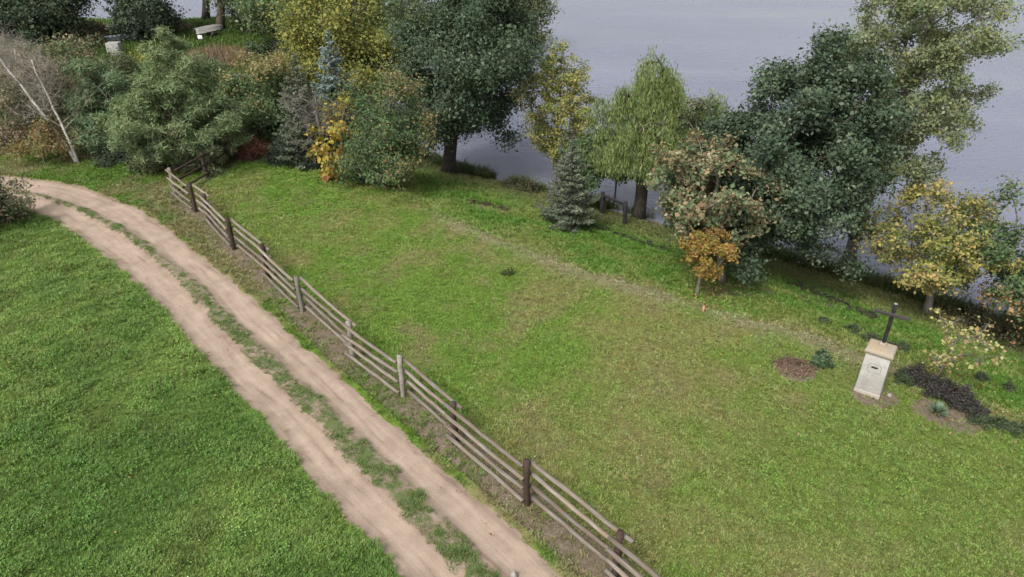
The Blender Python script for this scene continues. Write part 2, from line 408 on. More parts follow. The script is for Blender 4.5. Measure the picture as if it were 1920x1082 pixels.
class MB:
    """collects tubes, boxes and twigs for one mesh"""
    def __init__(s): s.V = []; s.Q = []; s.T = []; s.n = 0
    def add(s, V, Q=None, T=None):
        V = np.asarray(V, float)
        if Q is not None and len(Q): s.Q.append(np.asarray(Q) + s.n)
        if T is not None and len(T): s.T.append(np.asarray(T) + s.n)
        s.V.append(V); s.n += len(V)
    def tube(s, P, R, sides=6, cap=True, flat=1.0):
        P = np.asarray(P, float); R = np.broadcast_to(np.asarray(R, float), (len(P),)); k = len(P)
        D = np.gradient(P, axis=0); D /= np.linalg.norm(D, axis=1)[:, None] + 1e-9
        ref = np.array([0, 0, 1.0]) if abs(D[0][2]) < .9 else np.array([1.0, 0, 0])
        A = np.cross(D, ref); A /= np.linalg.norm(A, axis=1)[:, None] + 1e-9; B = np.cross(D, A)
        th = np.arange(sides) * 2 * math.pi / sides
        V = P[:, None] + R[:, None, None] * (np.cos(th)[None, :, None] * A[:, None] + flat * np.sin(th)[None, :, None] * B[:, None])
        i = np.arange(k - 1)[:, None] * sides; j = np.arange(sides)[None]; j2 = (j + 1) % sides
        Q = np.stack([i + j, i + j2, i + sides + j2, i + sides + j], -1).reshape(-1, 4)
        V = V.reshape(-1, 3); T = []
        if cap:
            V = np.concatenate([V, P[:1], P[-1:]]); m = k * sides
            T = [(m, (q + 1) % sides, q) for q in range(sides)] + [(m + 1, m - sides + q, m - sides + (q + 1) % sides) for q in range(sides)]
        s.add(V, Q, T)
    def twigs(s, A, B, ra, rb):
        A = np.asarray(A, float); B = np.asarray(B, float); n = len(A)
        if not n: return
        D = B - A; D /= np.linalg.norm(D, axis=1)[:, None] + 1e-9
        ref = np.where(np.abs(D[:, 2:3]) < .9, np.array([[0, 0, 1.0]]), np.array([[1.0, 0, 0]]))
        X = np.cross(D, ref); X /= np.linalg.norm(X, axis=1)[:, None] + 1e-9; Y = np.cross(D, X)
        vs = []
        for base, r in ((A, ra), (B, rb)):
            for q in range(3):
                t = q * 2.0944; vs.append(base + r * (math.cos(t) * X + math.sin(t) * Y))
        V = np.stack(vs, 1).reshape(-1, 3); o = (np.arange(n) * 6)[:, None]
        Q = np.concatenate([o + np.array([[q, (q + 1) % 3, 3 + (q + 1) % 3, 3 + q]]) for q in range(3)])
        s.add(V, Q)
    def box(s, lo, hi, bev=0):
        (x0, y0, z0), (x1, y1, z1) = lo, hi
        V = [(x0, y0, z0), (x1, y0, z0), (x1, y1, z0), (x0, y1, z0), (x0, y0, z1), (x1, y0, z1), (x1, y1, z1), (x0, y1, z1)]
        s.add(V, [(0, 3, 2, 1), (4, 5, 6, 7), (0, 1, 5, 4), (1, 2, 6, 5), (2, 3, 7, 6), (3, 0, 4, 7)])
    def data(s, name, mat, attrs=None, smooth=False):
        F = []
        if s.Q: F.append(np.concatenate(s.Q))
        if s.T: F.append(np.concatenate(s.T))
        return mesh_np(name, np.concatenate(s.V), F, mat, attrs, smooth)
    def build(s, name, mat, parent=None, smooth=False, bevel=0):
        o = link(name, s.data(name, mat, None, smooth), parent)
        if bevel:
            b = o.modifiers.new('bevel', 'BEVEL'); b.width = bevel; b.segments = 2; b.limit_method = 'ANGLE'
        return o

def unit(v):
    return v / (np.linalg.norm(v, axis=-1, keepdims=True) + 1e-9)

def leaf_quads(P, Nn, L, W, col, rng, axis=None, fold=.0):
    """diamond leaves: centre P, normal Nn, length L, width W, colour per leaf"""
    n = len(P)
    r = unit(rng.normal(size=(n, 3))) if axis is None else axis
    X = unit(r - Nn * np.sum(r * Nn, 1)[:, None]); Y = np.cross(Nn, X)
    L = np.broadcast_to(L, (n,))[:, None]; W = np.broadcast_to(W, (n,))[:, None]
    v = np.stack([P - X * L * .5, P - X * L * .05 + Y * W * .5 + Nn * W * fold, P + X * L * .5 - Nn * L * .08, P - X * L * .05 - Y * W * .5 + Nn * W * fold], 1)
    Q = (np.arange(n) * 4)[:, None] + np.arange(4)[None]
    return v.reshape(-1, 3), Q, np.repeat(col, 4, 0)

def pick(rng, pal, n):
    w = np.array([p[1] for p in pal], float); w /= w.sum(); c = np.array([p[0] for p in pal], float)
    return c[rng.choice(len(pal), n, p=w)]

PROFILES = {
    'round': [(0, .35), (.12, .75), (.35, 1), (.6, .95), (.82, .68), (.95, .35), (1, .12)],
    'oval': [(0, .25), (.15, .65), (.4, 1), (.65, .88), (.85, .55), (1, .12)],
    'broad': [(0, .55), (.1, .88), (.3, 1), (.55, .92), (.8, .66), (.95, .4), (1, .2)],
    'egg': [(0, .5), (.2, .95), (.4, 1), (.6, .8), (.8, .52), (1, .1)],
    'vase': [(0, .15), (.2, .55), (.5, .95), (.75, 1), (.9, .75), (1, .35)],
    'heap': [(0, .95), (.3, 1), (.6, .85), (.85, .5), (1, .15)],
}

def broadleaf(name, label, cat, spec, *, shape='round', clumps=60, leaves=14000, L=.13, ratio=.65, pal, bark=None, trunk_r=.18, trunk_top=.72,
              clump_r=None, outer=.62, seed=1, up=.35, leaf_part='crown', mat=None, group=None, tips=None, tip_side=None, weep=0, sub=7, sub_r=.42,
              lobes=.32, stems=1, twig_r=.006, depth=1.0, rise=.25, flat=.75, leaf_mix=.45, lean=0.0, group_n=4, bare_lv=3, floor=.25, gain=1.28, mode='leaf', keep=None, minr=.011):
    x, y, H, R, cb, off = spec
    rng = np.random.default_rng(seed)
    z0 = float(terrain(np.array([x]), np.array([y]))[0])
    root = thing(name, label, cat, (x, y, z0), group)
    prof = np.array(PROFILES[shape] if isinstance(shape, str) else shape)
    cb = max(cb, .05)
    # clump centres inside the crown's outline
    t = rng.random(clumps * 6); rp = np.interp(t, prof[:, 0], prof[:, 1])
    t = t[rng.random(len(t)) < rp ** 1.3][:clumps * 2]; nC = len(t); rp = np.interp(t, prof[:, 0], prof[:, 1])
    a = rng.random(nC) * 2 * math.pi
    lob = 1 + lobes * 2 * (vnoise(np.cos(a) * 1.6 + 9 + t * 2.5, np.sin(a) * 1.6 + 3 - t * 1.5, seed) - .5)
    rad = (1 - outer + outer * np.sqrt(rng.random(nC))) ** 1.0 * rng.random(nC) ** .18
    cr = clump_r if clump_r else R * 0.26
    rr = np.maximum(R * 1.08 * rp * lob * rad - cr * .30, 0)
    offt = off * np.clip((cb + t * (H - cb)) / (cb + .5 * (H - cb)), 0, 1.6)
    Cc = np.stack([rr * np.cos(a) + offt, rr * np.sin(a) * depth, cb + cr * .4 + t * (H - cb - cr * .9)], 1)
    if group_n > 1:                                            # clumps gather into boughs, with gaps between
        nC = min(nC, clumps); nb_ = max(5, nC // group_n); sel = [0]; dd = np.full(len(Cc), 1e9)
        for _ in range(nb_ - 1):                               # boughs spread evenly over the crown
            dd = np.minimum(dd, np.linalg.norm((Cc - Cc[sel[-1]]) * np.array([1, 1, 1.15]), axis=1)); sel.append(int(np.argmax(dd * (.75 + .25 * rng.random(len(dd))))))
        own_ = np.arange(nC) % nb_
        Cc = Cc[sel][own_] + rng.normal(size=(nC, 3)) * cr * np.array([.85, .85, .62]); Cc[:, 2] = np.clip(Cc[:, 2], cb + .1, H)
        offt = np.interp(Cc[:, 2], [0, H], [0, off * 1.3])
    nC = len(Cc)
    # trunk and limbs
    top = H * trunk_top if stems == 1 else cb + .2 * (H - cb)
    k = 9; s = np.linspace(0, 1, k)
    nodes, par = [], []
    for st in range(stems):
        ph = rng.random() * 6.28; sp = 0 if stems == 1 else .12 * R
        ax = np.stack([off * s * top / (cb + .5 * (H - cb)) + .035 * H * np.sin(s * 4 + ph) * s * .5 + sp * math.cos(ph) * (1 + 2 * s) + lean * 0, .03 * H * np.sin(s * 3.1 + ph * 2) * s * .5 + sp * math.sin(ph) * (1 + 2 * s), s * top], 1)
        for q in range(k):
            par.append(-1 if q == 0 else len(nodes) - 1); nodes.append(ax[q])
    ntr = len(nodes); paths = []
    order = np.argsort(np.hypot(Cc[:, 0] - np.interp(Cc[:, 2], [0, H], [0, off * 1.3]), Cc[:, 1]) + .15 * Cc[:, 2])
    cn = np.zeros(nC, int)
    for ci in order:
        c = Cc[ci]; A = np.array(nodes)
        d = np.linalg.norm(A - c, axis=1); hd = np.hypot(A[:, 0] - c[0], A[:, 1] - c[1])
        bad = np.maximum(0, A[:, 2] - (c[2] - rise * hd)); low = np.maximum(0, .55 * cb - A[:, 2]) * (np.arange(len(A)) < ntr) * 3
        j = int(np.argmin(d + 1.2 * bad + low)); p = A[j]; ln = np.linalg.norm(c - p); seq = [j]
        nm = 3 if ln > .8 else 2
        for q in range(1, nm + 1):
            f = q / nm; pt = p + (c - p) * f + np.array([0, 0, 1]) * ln * .13 * math.sin(f * math.pi) + rng.normal(size=3) * ln * .035 * (f < 1)
            par.append(seq[-1]); nodes.append(pt); seq.append(len(nodes) - 1)
        paths.append(seq); cn[ci] = seq[-1]
    A = np.array(nodes); cnt = np.zeros(len(A))
    for ci in range(nC):
        j = cn[ci]
        while j >= 0: cnt[j] += 1; j = par[j]
    w = np.maximum(cnt, .6) ** .5; rd = trunk_r * w / (max(nC, 1) ** .5); rd = np.maximum(rd, minr)
    mb = MB()
    for st in range(stems):
        i = np.arange(st * k, st * k + k); rt = np.maximum(rd[i] if stems == 1 else trunk_r * (1 - .6 * s), trunk_r * (1 - .9 * s)) * (1 + .45 * np.exp(-s * 14))
        P = A[i].copy(); P[0, 2] -= .15; mb.tube(P, rt, 9)
    for seq in paths:
        r = rd[seq].copy(); r[0] = min(r[0], r[1] * 1.25); mb.tube(A[seq], r, 5, cap=False)
    # sprigs round each clump
    S = rng.normal(size=(nC, sub, 3)); S = unit(S) * (rng.random((nC, sub, 1)) ** .4) * cr * (.55 + .8 * rng.random((nC, 1, 1))) * np.array([1, 1, flat])
    sc = (Cc[:, None] + S).reshape(-1, 3)
    mb.twigs(np.repeat(Cc, sub, 0), sc, twig_r * 1.5, twig_r * .6)
    if mode == 'bare':
        for lvl in range(bare_lv):
            src = sc[rng.integers(0, len(sc), len(sc) * 2)]
            dst = src + unit(unit(src - np.array([off, 0, cb * .6])) + rng.normal(size=src.shape) * .7) * cr * (.75 - .17 * lvl) * (.5 + rng.random((len(src), 1)))
            mb.twigs(src, dst, twig_r * .8, twig_r * .45); sc = np.concatenate([sc, dst])
    mb.build('trunk' if cat == 'tree' else 'stems', bark or M_bark_brown, root)
    if leaves:
        n = leaves
        li = rng.integers(0, len(sc), n); g = rng.normal(size=(n, 3)) * cr * sub_r * np.array([1, 1, .8])
        ctr = np.array([off, 0, cb + .45 * (H - cb)])
        if weep:
            m = len(sc); ln = weep * (.35 + .65 * rng.random(m)); u = rng.random(n)
            P = sc[li] + rng.normal(size=(n, 3)) * np.array([.09, .09, .12]) * (1 + u[:, None])
            out = unit((sc - ctr) * np.array([1, 1, 0]))[li]
            P = P + out * (np.sin(u * 1.5) * .35)[:, None]; P[:, 2] -= ln[li] * u ** 1.1
            P[:, 2] = np.maximum(P[:, 2], floor + rng.random(n) * .5 + rng.random(len(sc))[li] * .6)
            Nn = unit(rng.normal(size=(n, 3)) * np.array([1, 1, .35]) + out * .6); axis = unit(np.array([[0, 0, -1.0]]) + rng.normal(size=(n, 3)) * .35)
        else:
            P = sc[li] + g
            P[:, 2] = np.maximum(P[:, 2], .06 + .25 * rng.random(n) * min(1, cb))
            Nn = unit(rng.normal(size=(n, 3)) * .48 + np.array([0, 0, up]) + .40 * unit(P - ctr)); axis = None
        sprigc = pick(rng, pal, len(sc)); own = pick(rng, pal, n)
        col = np.where((rng.random(n) < leaf_mix)[:, None], own, sprigc[li])
        if tips is not None:
            k2 = np.clip((np.linalg.norm((P - ctr) / np.array([R, R * depth, .5 * (H - cb) + .1]), axis=1) - .72) / .3, 0, 1)
            if tip_side is not None: k2 = k2 * np.clip(.15 + (P - ctr) @ np.array(tip_side) / R, 0, 1)
            k2 = (rng.random(n) < k2)[:, None]; col = np.where(k2, pick(rng, tips, n), col)
        col = np.minimum(col * gain * (.84 + .32 * rng.random((n, 1))), .6)
        Ls = L * np.clip(np.exp(rng.normal(size=n) * .33), .45, 2.0)
        if mode == 'pine':
            Ls = Ls * 1.0; axis = unit(unit(g + 1e-4) + np.array([0, 0, .5]) + rng.normal(size=(n, 3)) * .45)
        V, Q, cc = leaf_quads(P, Nn, Ls, Ls * ratio, col, rng, axis, .12)
        o = link(leaf_part, mesh_np(leaf_part, V, Q, mat or M_leaf, {'tint': cc}), root)
    return root

def spruce(label, spec, *, pal, leaves=16000, seed=1, group=None, whorls=20, L=.085, bark=None, name='spruce_tree', gap=.0, droop=.18, slim=1.0):
    x, y, H, R, cb, off = spec
    rng = np.random.default_rng(seed); z0 = float(terrain(np.array([x]), np.array([y]))[0])
    root = thing(name, label, 'tree', (x, y, z0), group); mb = MB()
    s = np.linspace(0, 1, 8); axp = lambda z: np.stack([off * z / H + 0 * z, 0 * z, z], -1)
    P = axp(s * H * .98); P[0, 2] -= .15; mb.tube(P, np.maximum(.05 * H ** .5 * .8 * (1 - s) + .008, .008) * (1 + .4 * np.exp(-s * 12)), 8)
    pos, axs, nr, cl = [], [], [], []; A0, B0 = [], []
    nb = []
    for w in range(whorls):
        f = (w + rng.random() * .6) / whorls; z = cb + (H - cb) * f ** .92; rl = R * (1 - f) ** .85 * slim + .06 * (1 - f) + .03
        k = int(5 + 4 * (1 - f)); a0 = rng.random() * 6.28
        for q in range(k):
            a = a0 + q * 2 * math.pi / k + rng.normal() * .22; ln = rl * (.60 + .62 * rng.random())
            nb.append((z + rng.normal() * .07 * (H / 3.5) ** .5, a, ln, f))
    nb = np.array(nb); tot = nb[:, 2] ** 1.35; share = tot / tot.sum()
    for (z, a, ln, f), sh in zip(nb, share):
        d = np.array([math.cos(a), math.sin(a), 0]); sd = np.array([-d[1], d[0], 0])
        u = np.linspace(0, 1, 5); el = .35 * f
        path = np.stack([off * z / H + d[0] * ln * u, d[1] * ln * u, z + ln * (el * u - droop * np.sin(u * 2.6) + .06 * u ** 2)], 1)
        mb.tube(path, np.linspace(.016, .004, 5) * (.6 + .5 * ln), 4, cap=False)
        n = max(6, int(leaves * sh)); u = rng.random(n) ** .72; side = (rng.random(n) * 2 - 1)
        wd = .34 * ln * (1 - u * .75) * np.sin(np.clip(u * 1.1 + .25, 0, 1) * 2.2)
        base = np.stack([np.interp(u, np.linspace(0, 1, 5), path[:, q]) for q in range(3)], 1)
        p = base + sd * (side * wd)[:, None] + d * (np.abs(side) * wd * .5)[:, None] + rng.normal(size=(n, 3)) * np.array([.02, .02, .025])
        p[:, 2] -= np.abs(side) * wd * .22
        pos.append(p); axs.append(unit(d * .8 + sd * side[:, None] * .9 + rng.normal(size=(n, 3)) * .35 + np.array([0, 0, .15])))
        cb_ = pick(rng, pal, 1)[0]; cl.append(np.where((rng.random(n) < .5)[:, None], cb_, pick(rng, pal, n)) * 1.25 * (.82 + .3 * rng.random((n, 1))) * (.9 + .25 * u[:, None]))
    P = np.concatenate(pos); ax = np.concatenate(axs); col = np.concatenate(cl); n = len(P); P[:, 2] = np.maximum(P[:, 2], .08)
    Nn = unit(np.array([0, 0, .7]) + rng.normal(size=(n, 3)) * .55)
    mb.build('trunk', bark or M_bark_brown, root)
    V, Q, cc = leaf_quads(P, Nn, L * (.7 + .6 * rng.random(n)), L * .42, col, rng, ax)
    link('crown', mesh_np('crown', V, Q, M_needle, {'tint': cc}), root)
    return root

def shrub(name, label, x, y, h, r, pal, *, n=1500, L=.06, seed=1, group=None, cat='shrub', ry=None, ratio=.6, stems=9, rz=0, flat_top=.6, bark=None, tips=None, z=None, lump=.3):
    """a low dome of leaves on a few stems"""
    rng = np.random.default_rng(seed); z0 = float(terrain(np.array([x]), np.array([y]))[0]) if z is None else z
    root = thing(name, label, cat, (x, y, z0), group, rz); ry = ry or r; mb = MB()
    m = max(8, int(n / 45)); a = rng.random(m) * 6.28; q = np.sqrt(rng.random(m)); hh = h * (1 - (q * .9) ** 2.2) * (.55 + .45 * rng.random(m)) * (1 - lump + 2 * lump * rng.random(m))
    S = np.stack([r * .9 * q * np.cos(a), ry * .9 * q * np.sin(a), np.maximum(hh, .04)], 1)
    mb.twigs(np.stack([S[:, 0] * .25, S[:, 1] * .35 + 0, np.full(m, -.05)], 1), S, .009, .004)
    mb.build('stems', bark or M_bark_brown, root)
    li = rng.integers(0, m, n); P = S[li] + rng.normal(size=(n, 3)) * np.array([r, ry, h]) * np.array([.13, .13, .12]) ; P[:, 2] = np.abs(P[:, 2]) * (.35 + .65 * rng.random(n) ** .5)
    Nn = unit(rng.normal(size=(n, 3)) * .55 + np.array([0, 0, .6]) + .4 * unit(P - np.array([0, 0, h * .3])))
    cs = pick(rng, pal, m)[li]; col = np.where((rng.random(n) < .45)[:, None], pick(rng, pal, n), cs) * 1.15 * (.8 + .4 * rng.random((n, 1)))
    if tips is not None:
        k = rng.random(n) < np.clip((P[:, 2] / h - .5), 0, .6); col[k] = pick(rng, tips, int(k.sum()))
    Ls = L * (.7 + .6 * rng.random(n)); V, Q, cc = leaf_quads(P, Nn, Ls, Ls * ratio, col, rng, None, .12)
    link('foliage', mesh_np('foliage', V, Q, M_leaf, {'tint': cc}), root)
    return root

# ------------------------------------------------------------------ the setting: ground, water, road
SOIL = [(*(7.18, 14.27), .62, 1.0), (*(8.65, 13.22), .62, .85), (*(9.95, 12.60), .55, .9), (*(10.30, 12.30), .6, .7), (*(7.65, 19.63), 1.5, .5), (*(6.43, 18.78), .8, .55),
        (*(-1.19, 25.97), .7, .8), (*(-0.32, 25.83), .8, .7), (*(-1.99, 26.74), .6, .6), (*(6.90, 15.49), .55, .45), (*(6.57, 16.32), .5, .4), (*(9.81, 19.22), 1.2, .5), (*(10.99, 17.73), 1.3, .35),
        (*(-4.83, 27.44), 1.0, .7), (*(-7.12, 27.24), 1.0, .4), (*(4.40, 27.66), .8, .6), (*(6.07, 21.10), .9, .3), (*(15.50, 17.77), 1.8, .6), (*(2.21, 19.43), .5, .35), (*(4.48, 17.89), .5, .4), (*(-17.05, 20.71), 1.0, .5), (*(-11.90, 30.65), .9, .9)]

def axis_pts(lo, hi, step, far):
    v = list(np.arange(lo, hi + 1e-6, step)); d = step; p = hi
    while p < far: d *= 1.16; p += d; v.append(p)
    d = step; p = lo
    while p > -far: d *= 1.16; p -= d; v.insert(0, p)
    return np.array(v)

gx = axis_pts(-36, 26, .2, 1400); gy = axis_pts(5, 46, .2, 1400)
GX, GY = np.meshgrid(gx, gy); GZ = terrain(GX, GY)
gcol, gsoil, g_left, g_a, g_b, g_dm, *_ = ground_fields(GX, GY, GZ)
# the track is worn a little below the turf, so its own sheet closes the gap
g_in = np.minimum(g_a.reshape(GX.shape), g_b.reshape(GX.shape))
GZ = GZ - .24 * sstep(-.34, -.06, g_in)
nx, ny = len(gx), len(gy)
i = (np.arange(ny - 1)[:, None] * nx + np.arange(nx - 1)[None]).ravel()
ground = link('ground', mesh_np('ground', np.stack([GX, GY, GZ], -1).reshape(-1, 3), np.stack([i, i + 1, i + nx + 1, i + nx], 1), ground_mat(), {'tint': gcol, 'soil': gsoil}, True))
tag(ground, kind='structure')

wx = np.array([-1400, -60, 0, 60, 1400.]); WX, WY = np.meshgrid(wx, wx + 100)
i = (np.arange(4)[:, None] * 5 + np.arange(4)[None]).ravel()
lake = link('lake', mesh_np('lake', np.stack([WX, WY, np.full_like(WX, WATER)], -1).reshape(-1, 3), np.stack([i, i + 1, i + 6, i + 5], 1), water_mat(), None, True))
tag(lake, kind='structure')

def resample(P, n):
    P = np.asarray(P); s = np.concatenate([[0], np.cumsum(np.linalg.norm(np.diff(P, axis=0), axis=1))]); u = np.linspace(0, 1, n) * s[-1]
    for _ in range(2):
        pass
    Q = np.stack([np.interp(u, s, P[:, 0]), np.interp(u, s, P[:, 1])], 1)
    k = np.ones(15) / 15; pad = np.pad(Q, ((7, 7), (0, 0)), 'reflect', reflect_type='odd')
    return np.stack([np.convolve(pad[:, 0], k, 'valid'), np.convolve(pad[:, 1], k, 'valid')], 1)

nl = 420; RL, RR = resample(ROAD_L, nl), resample(ROAD_R, nl)
nu = 64; u = np.linspace(-.13, 1.13, nu)
RP = RL[:, None] * (1 - u)[None, :, None] + RR[:, None] * u[None, :, None]
rx, ry = RP[..., 0], RP[..., 1]
ra, rb, rdm, rfm = road_side(rx, ry); rin = np.minimum(ra, rb) + .30 * wobble(rx, ry, .55, 77) + .12 * wobble(rx, ry, .16, 78)
hw = strip_half(rfm); strip = sstep(hw * 1.25, hw * .55, rdm + .22 * wobble(rx, ry, .5, 5) + .16 * wobble(rx, ry, .15, 6))
wheel = sstep(.06, .32, rin) * sstep(hw * .9, hw + .22, rdm)
rz = terrain(rx, ry) - .045 - .030 * wheel + .035 * strip + .014 * wobble(rx, ry, .3, 15) * 2 + .05 * wobble(rx, ry, 1.3, 16) + .03 * sstep(.10, -.10, rin) - .30 * sstep(.09, .13, np.abs(u - .5) - .5)[None]
rcol, rsoil, *_ = ground_fields(rx, ry, rz)
along = np.stack([np.broadcast_to((u * 13)[None], rx.shape), np.broadcast_to((np.linspace(0, 46, nl) * .42)[:, None], rx.shape), np.zeros(rx.shape)], -1).reshape(-1, 3)
i = (np.arange(nl - 1)[:, None] * nu + np.arange(nu - 1)[None]).ravel()
_k = strip.ravel()[:, None]; rcol = rcol * (1 - _k) + np.array([[.105, .130, .055]]) * _k * (.75 + .5 * fbm(rx / .4, ry / .4, 93, 2).ravel()[:, None])
turfm = np.clip(np.maximum(strip * (.22 + .66 * fbm(rx / .22, ry / .22, 91, 2)), sstep(.10, -.06, rin)), 0, 1)
road = link('dirt_road', mesh_np('dirt_road', np.stack([rx, ry, rz], -1).reshape(-1, 3), np.stack([i, i + nu, i + nu + 1, i + 1], 1), road_mat(),
            {'turf': turfm.ravel(), 'wheel': wheel.ravel(), 'tint': rcol * .92, 'along': along}, True))
tag(road, kind='structure')

# ------------------------------------------------------------------ grass: tufts scattered over the turf
def tuft(name, blades, h, spread, w, seed, bend=.6):
    rng = np.random.default_rng(seed); V, Fq, Ft, T = [], [], [], []
    for b in range(blades):
        a = rng.random() * 6.28; r = spread * rng.random() ** .5; bx, by = r * math.cos(a), r * math.sin(a)
        d = np.array([math.cos(a + rng.normal() * .8), math.sin(a + rng.normal() * .8), 0]); sd = np.array([-d[1], d[0], 0]); hh = h * (.55 + .6 * rng.random()); bn = bend * hh * (.4 + rng.random())
        p0 = np.array([bx, by, -.01]); p1 = p0 + d * bn * .35 + np.array([0, 0, hh * .65]); p2 = p0 + d * bn + np.array([0, 0, hh])
        o = len(V); V += [p0 - sd * w / 2, p0 + sd * w / 2, p1 + sd * w * .45, p1 - sd * w * .45, p2]
        Fq.append((o, o + 1, o + 2, o + 3)); Ft.append((o + 3, o + 2, o + 4))
    return bpy.data.objects.new(name, mesh_np(name, V, [Fq, Ft], M_turf_blade))

def rosette(name, n, r, seed):
    rng = np.random.default_rng(seed); P = rng.normal(size=(n, 3)) * np.array([r, r, .25 * r]); P[:, 2] = np.abs(P[:, 2]) + .012
    V, Q, _ = leaf_quads(P, unit(rng.normal(size=(n, 3)) * .4 + np.array([0, 0, 1])), .034, .024, np.ones((n, 3)), rng)
    return bpy.data.objects.new(name, mesh_np(name, V, Q, M_turf_blade))

def scatter(name, pts, scl, tint, src, rng):
    me = mesh_np(name, pts, np.zeros((0, 3), int), None) if False else bpy.data.meshes.new(name)
    n = len(pts); me.vertices.add(n); me.vertices.foreach_set('co', np.asarray(pts, np.float32).ravel())
    a = me.attributes.new('tint', 'FLOAT_COLOR', 'POINT'); a.data.foreach_set('color', np.concatenate([tint, np.ones((n, 1))], 1).astype(np.float32).ravel())
    a = me.attributes.new('size', 'FLOAT', 'POINT'); a.data.foreach_set('value', scl.astype(np.float32))
    rot = np.stack([rng.normal(size=n) * .12, rng.normal(size=n) * .12, rng.random(n) * 6.28], 1).astype(np.float32)
    a = me.attributes.new('turn', 'FLOAT_VECTOR', 'POINT'); a.data.foreach_set('vector', rot.ravel())
    o = link(name, me); tag(o, kind='stuff')
    ng = bpy.data.node_groups.new(name, 'GeometryNodeTree')
    ng.interface.new_socket('Geometry', in_out='INPUT', socket_type='NodeSocketGeometry'); ng.interface.new_socket('Geometry', in_out='OUTPUT', socket_type='NodeSocketGeometry')
    gi = ng.nodes.new('NodeGroupInput'); go = ng.nodes.new('NodeGroupOutput'); ip = ng.nodes.new('GeometryNodeInstanceOnPoints'); oi = ng.nodes.new('GeometryNodeObjectInfo')
    oi.inputs['Object'].default_value = src; oi.inputs['As Instance'].default_value = True
    at = []
    for nm, ty in (('turn', 'FLOAT_VECTOR'), ('size', 'FLOAT')):
        k = ng.nodes.new('GeometryNodeInputNamedAttribute'); k.data_type = ty; k.inputs['Name'].default_value = nm; at.append(k)
    L_ = ng.links.new
    L_(gi.outputs[0], ip.inputs['Points']); L_(oi.outputs['Geometry'], ip.inputs['Instance'])
    L_(at[0].outputs['Attribute'], ip.inputs['Rotation']); L_(at[1].outputs['Attribute'], ip.inputs['Scale']); L_(ip.outputs[0], go.inputs[0])
    md = o.modifiers.new('scatter', 'NODES'); md.node_group = ng
    return o

def in_sight(x, y, z, m=.28):
    c, s = math.cos(math.radians(29.7)), math.sin(math.radians(29.7)); dz = z - 10.5
    dep = y * c - dz * s; up = y * s + dz * c; k = 1920 / 2 / 1297
    return (dep > .5) & (np.abs(x / dep) < k * (1 + m) + .04) & (np.abs(up / dep) < 541 / 1297 * (1 + m) + .03)

rng = np.random.default_rng(7)
n0 = 480000
px = rng.uniform(-34, 27, n0); py = 6.2 + (46 - 6.2) * rng.random(n0) ** 1.25
keep = in_sight(px, py, np.zeros(n0)); px, py = px[keep], py[keep]; pz = terrain(px, py)
keep = pz > WATER + .06; px, py, pz = px[keep], py[keep], pz[keep]
tc_, ts_, tl, ta, tb, tdm, tdf, tdr, tsr, tdw, tsw, tsp = ground_fields(px, py, pz)
tfm = road_side(px, py)[3]; thw = strip_half(tfm)
inside = np.minimum(ta, tb) + .30 * wobble(px, py, .55, 77) + .12 * wobble(px, py, .16, 78)
nz = fbm(px / .5, py / .5, 63, 3); nz2 = fbm(px / 1.7, py / 1.7, 64, 3)
on_strip = (tdm + .22 * wobble(px, py, .5, 5) + .16 * wobble(px, py, .15, 6) < thw * .95) & (fbm(px / .30, py / .30, 65, 2) + .25 * (rng.random(len(px)) - .5) > .31)
ok = ((inside < .0) | on_strip) & (rng.random(len(px)) > ts_ * .93)
wood_ = (px < -7) & (py > 32)
ok &= ~(wood_ & (rng.random(len(px)) < .35))
jit = (.74 + .50 * rng.random((len(px), 1))) * (.9 + .22 * rng.random((len(px), 3)))
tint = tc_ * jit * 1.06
meadow = ok & tl; lawnm = ok & ~tl & ~on_strip; stripm = ok & ~tl & on_strip & (inside > .02)
hgt = .68 + .62 * sstep(.36, .68, nz * .7 + nz2 * .3)
dist = np.hypot(px, py)
far_s = 1 + .5 * sstep(18, 36, dist)
P3 = np.stack([px, py, pz], 1)
scatter('meadow_grass', P3[meadow], (hgt * far_s)[meadow], tint[meadow], tuft('tuft', 14, .085, .085, .012, 1, .8), rng)
lowcut = rng.random(len(px)) < .72
bnk = (tsr < 0) | (tb < 0) & (tdf < 1.2)
m = lawnm & lowcut
scatter('lawn_grass', P3[m], ((.75 + .5 * nz) * far_s * np.where(bnk, 1.25, 1.0))[m], tint[m], tuft('tuft', 12, .055, .085, .0105, 2, .9), rng)
m = lawnm & ~lowcut
scatter('clover', P3[m], ((.8 + .6 * nz) * far_s)[m], (tint * np.array([.88, 1.08, .85]))[m], rosette('clover_leaves', 11, .06, 3), rng)
m = stripm
tp = P3.copy(); tp[:, 2] -= .02
scatter('track_grass', tp[m], (hgt * .68)[m], (np.array([[.122, .185, .052]]) * jit)[m], tuft('tuft', 13, .10, .08, .011, 4, .8), rng)
m = meadow & (rng.random(len(px)) < .06 + .16 * (nz > .56))
mp_ = P3.copy(); mp_[:, 2] += .035
scatter('meadow_weeds', mp_[m], (1.1 + .6 * nz)[m], (tint * np.array([.9, 1.05, .9]))[m], rosette('weed_leaves', 12, .07, 5), rng)
# rougher grass of the spit
n1 = 26000; sx = rng.uniform(-52, 6, n1); sy = rng.uniform(55, 84, n1); sz = terrain(sx, sy); k = (sz > WATER + .1) & in_sight(sx, sy, sz); sx, sy, sz = sx[k], sy[k], sz[k]
sc_, *_ = ground_fields(sx, sy, sz)
scatter('rough_grass', np.stack([sx, sy, sz], 1), 2.2 + rng.random(len(sx)), sc_ * (.75 + .5 * rng.random((len(sx), 1))), tuft('tuft', 12, .10, .12, .016, 6, .8), rng)
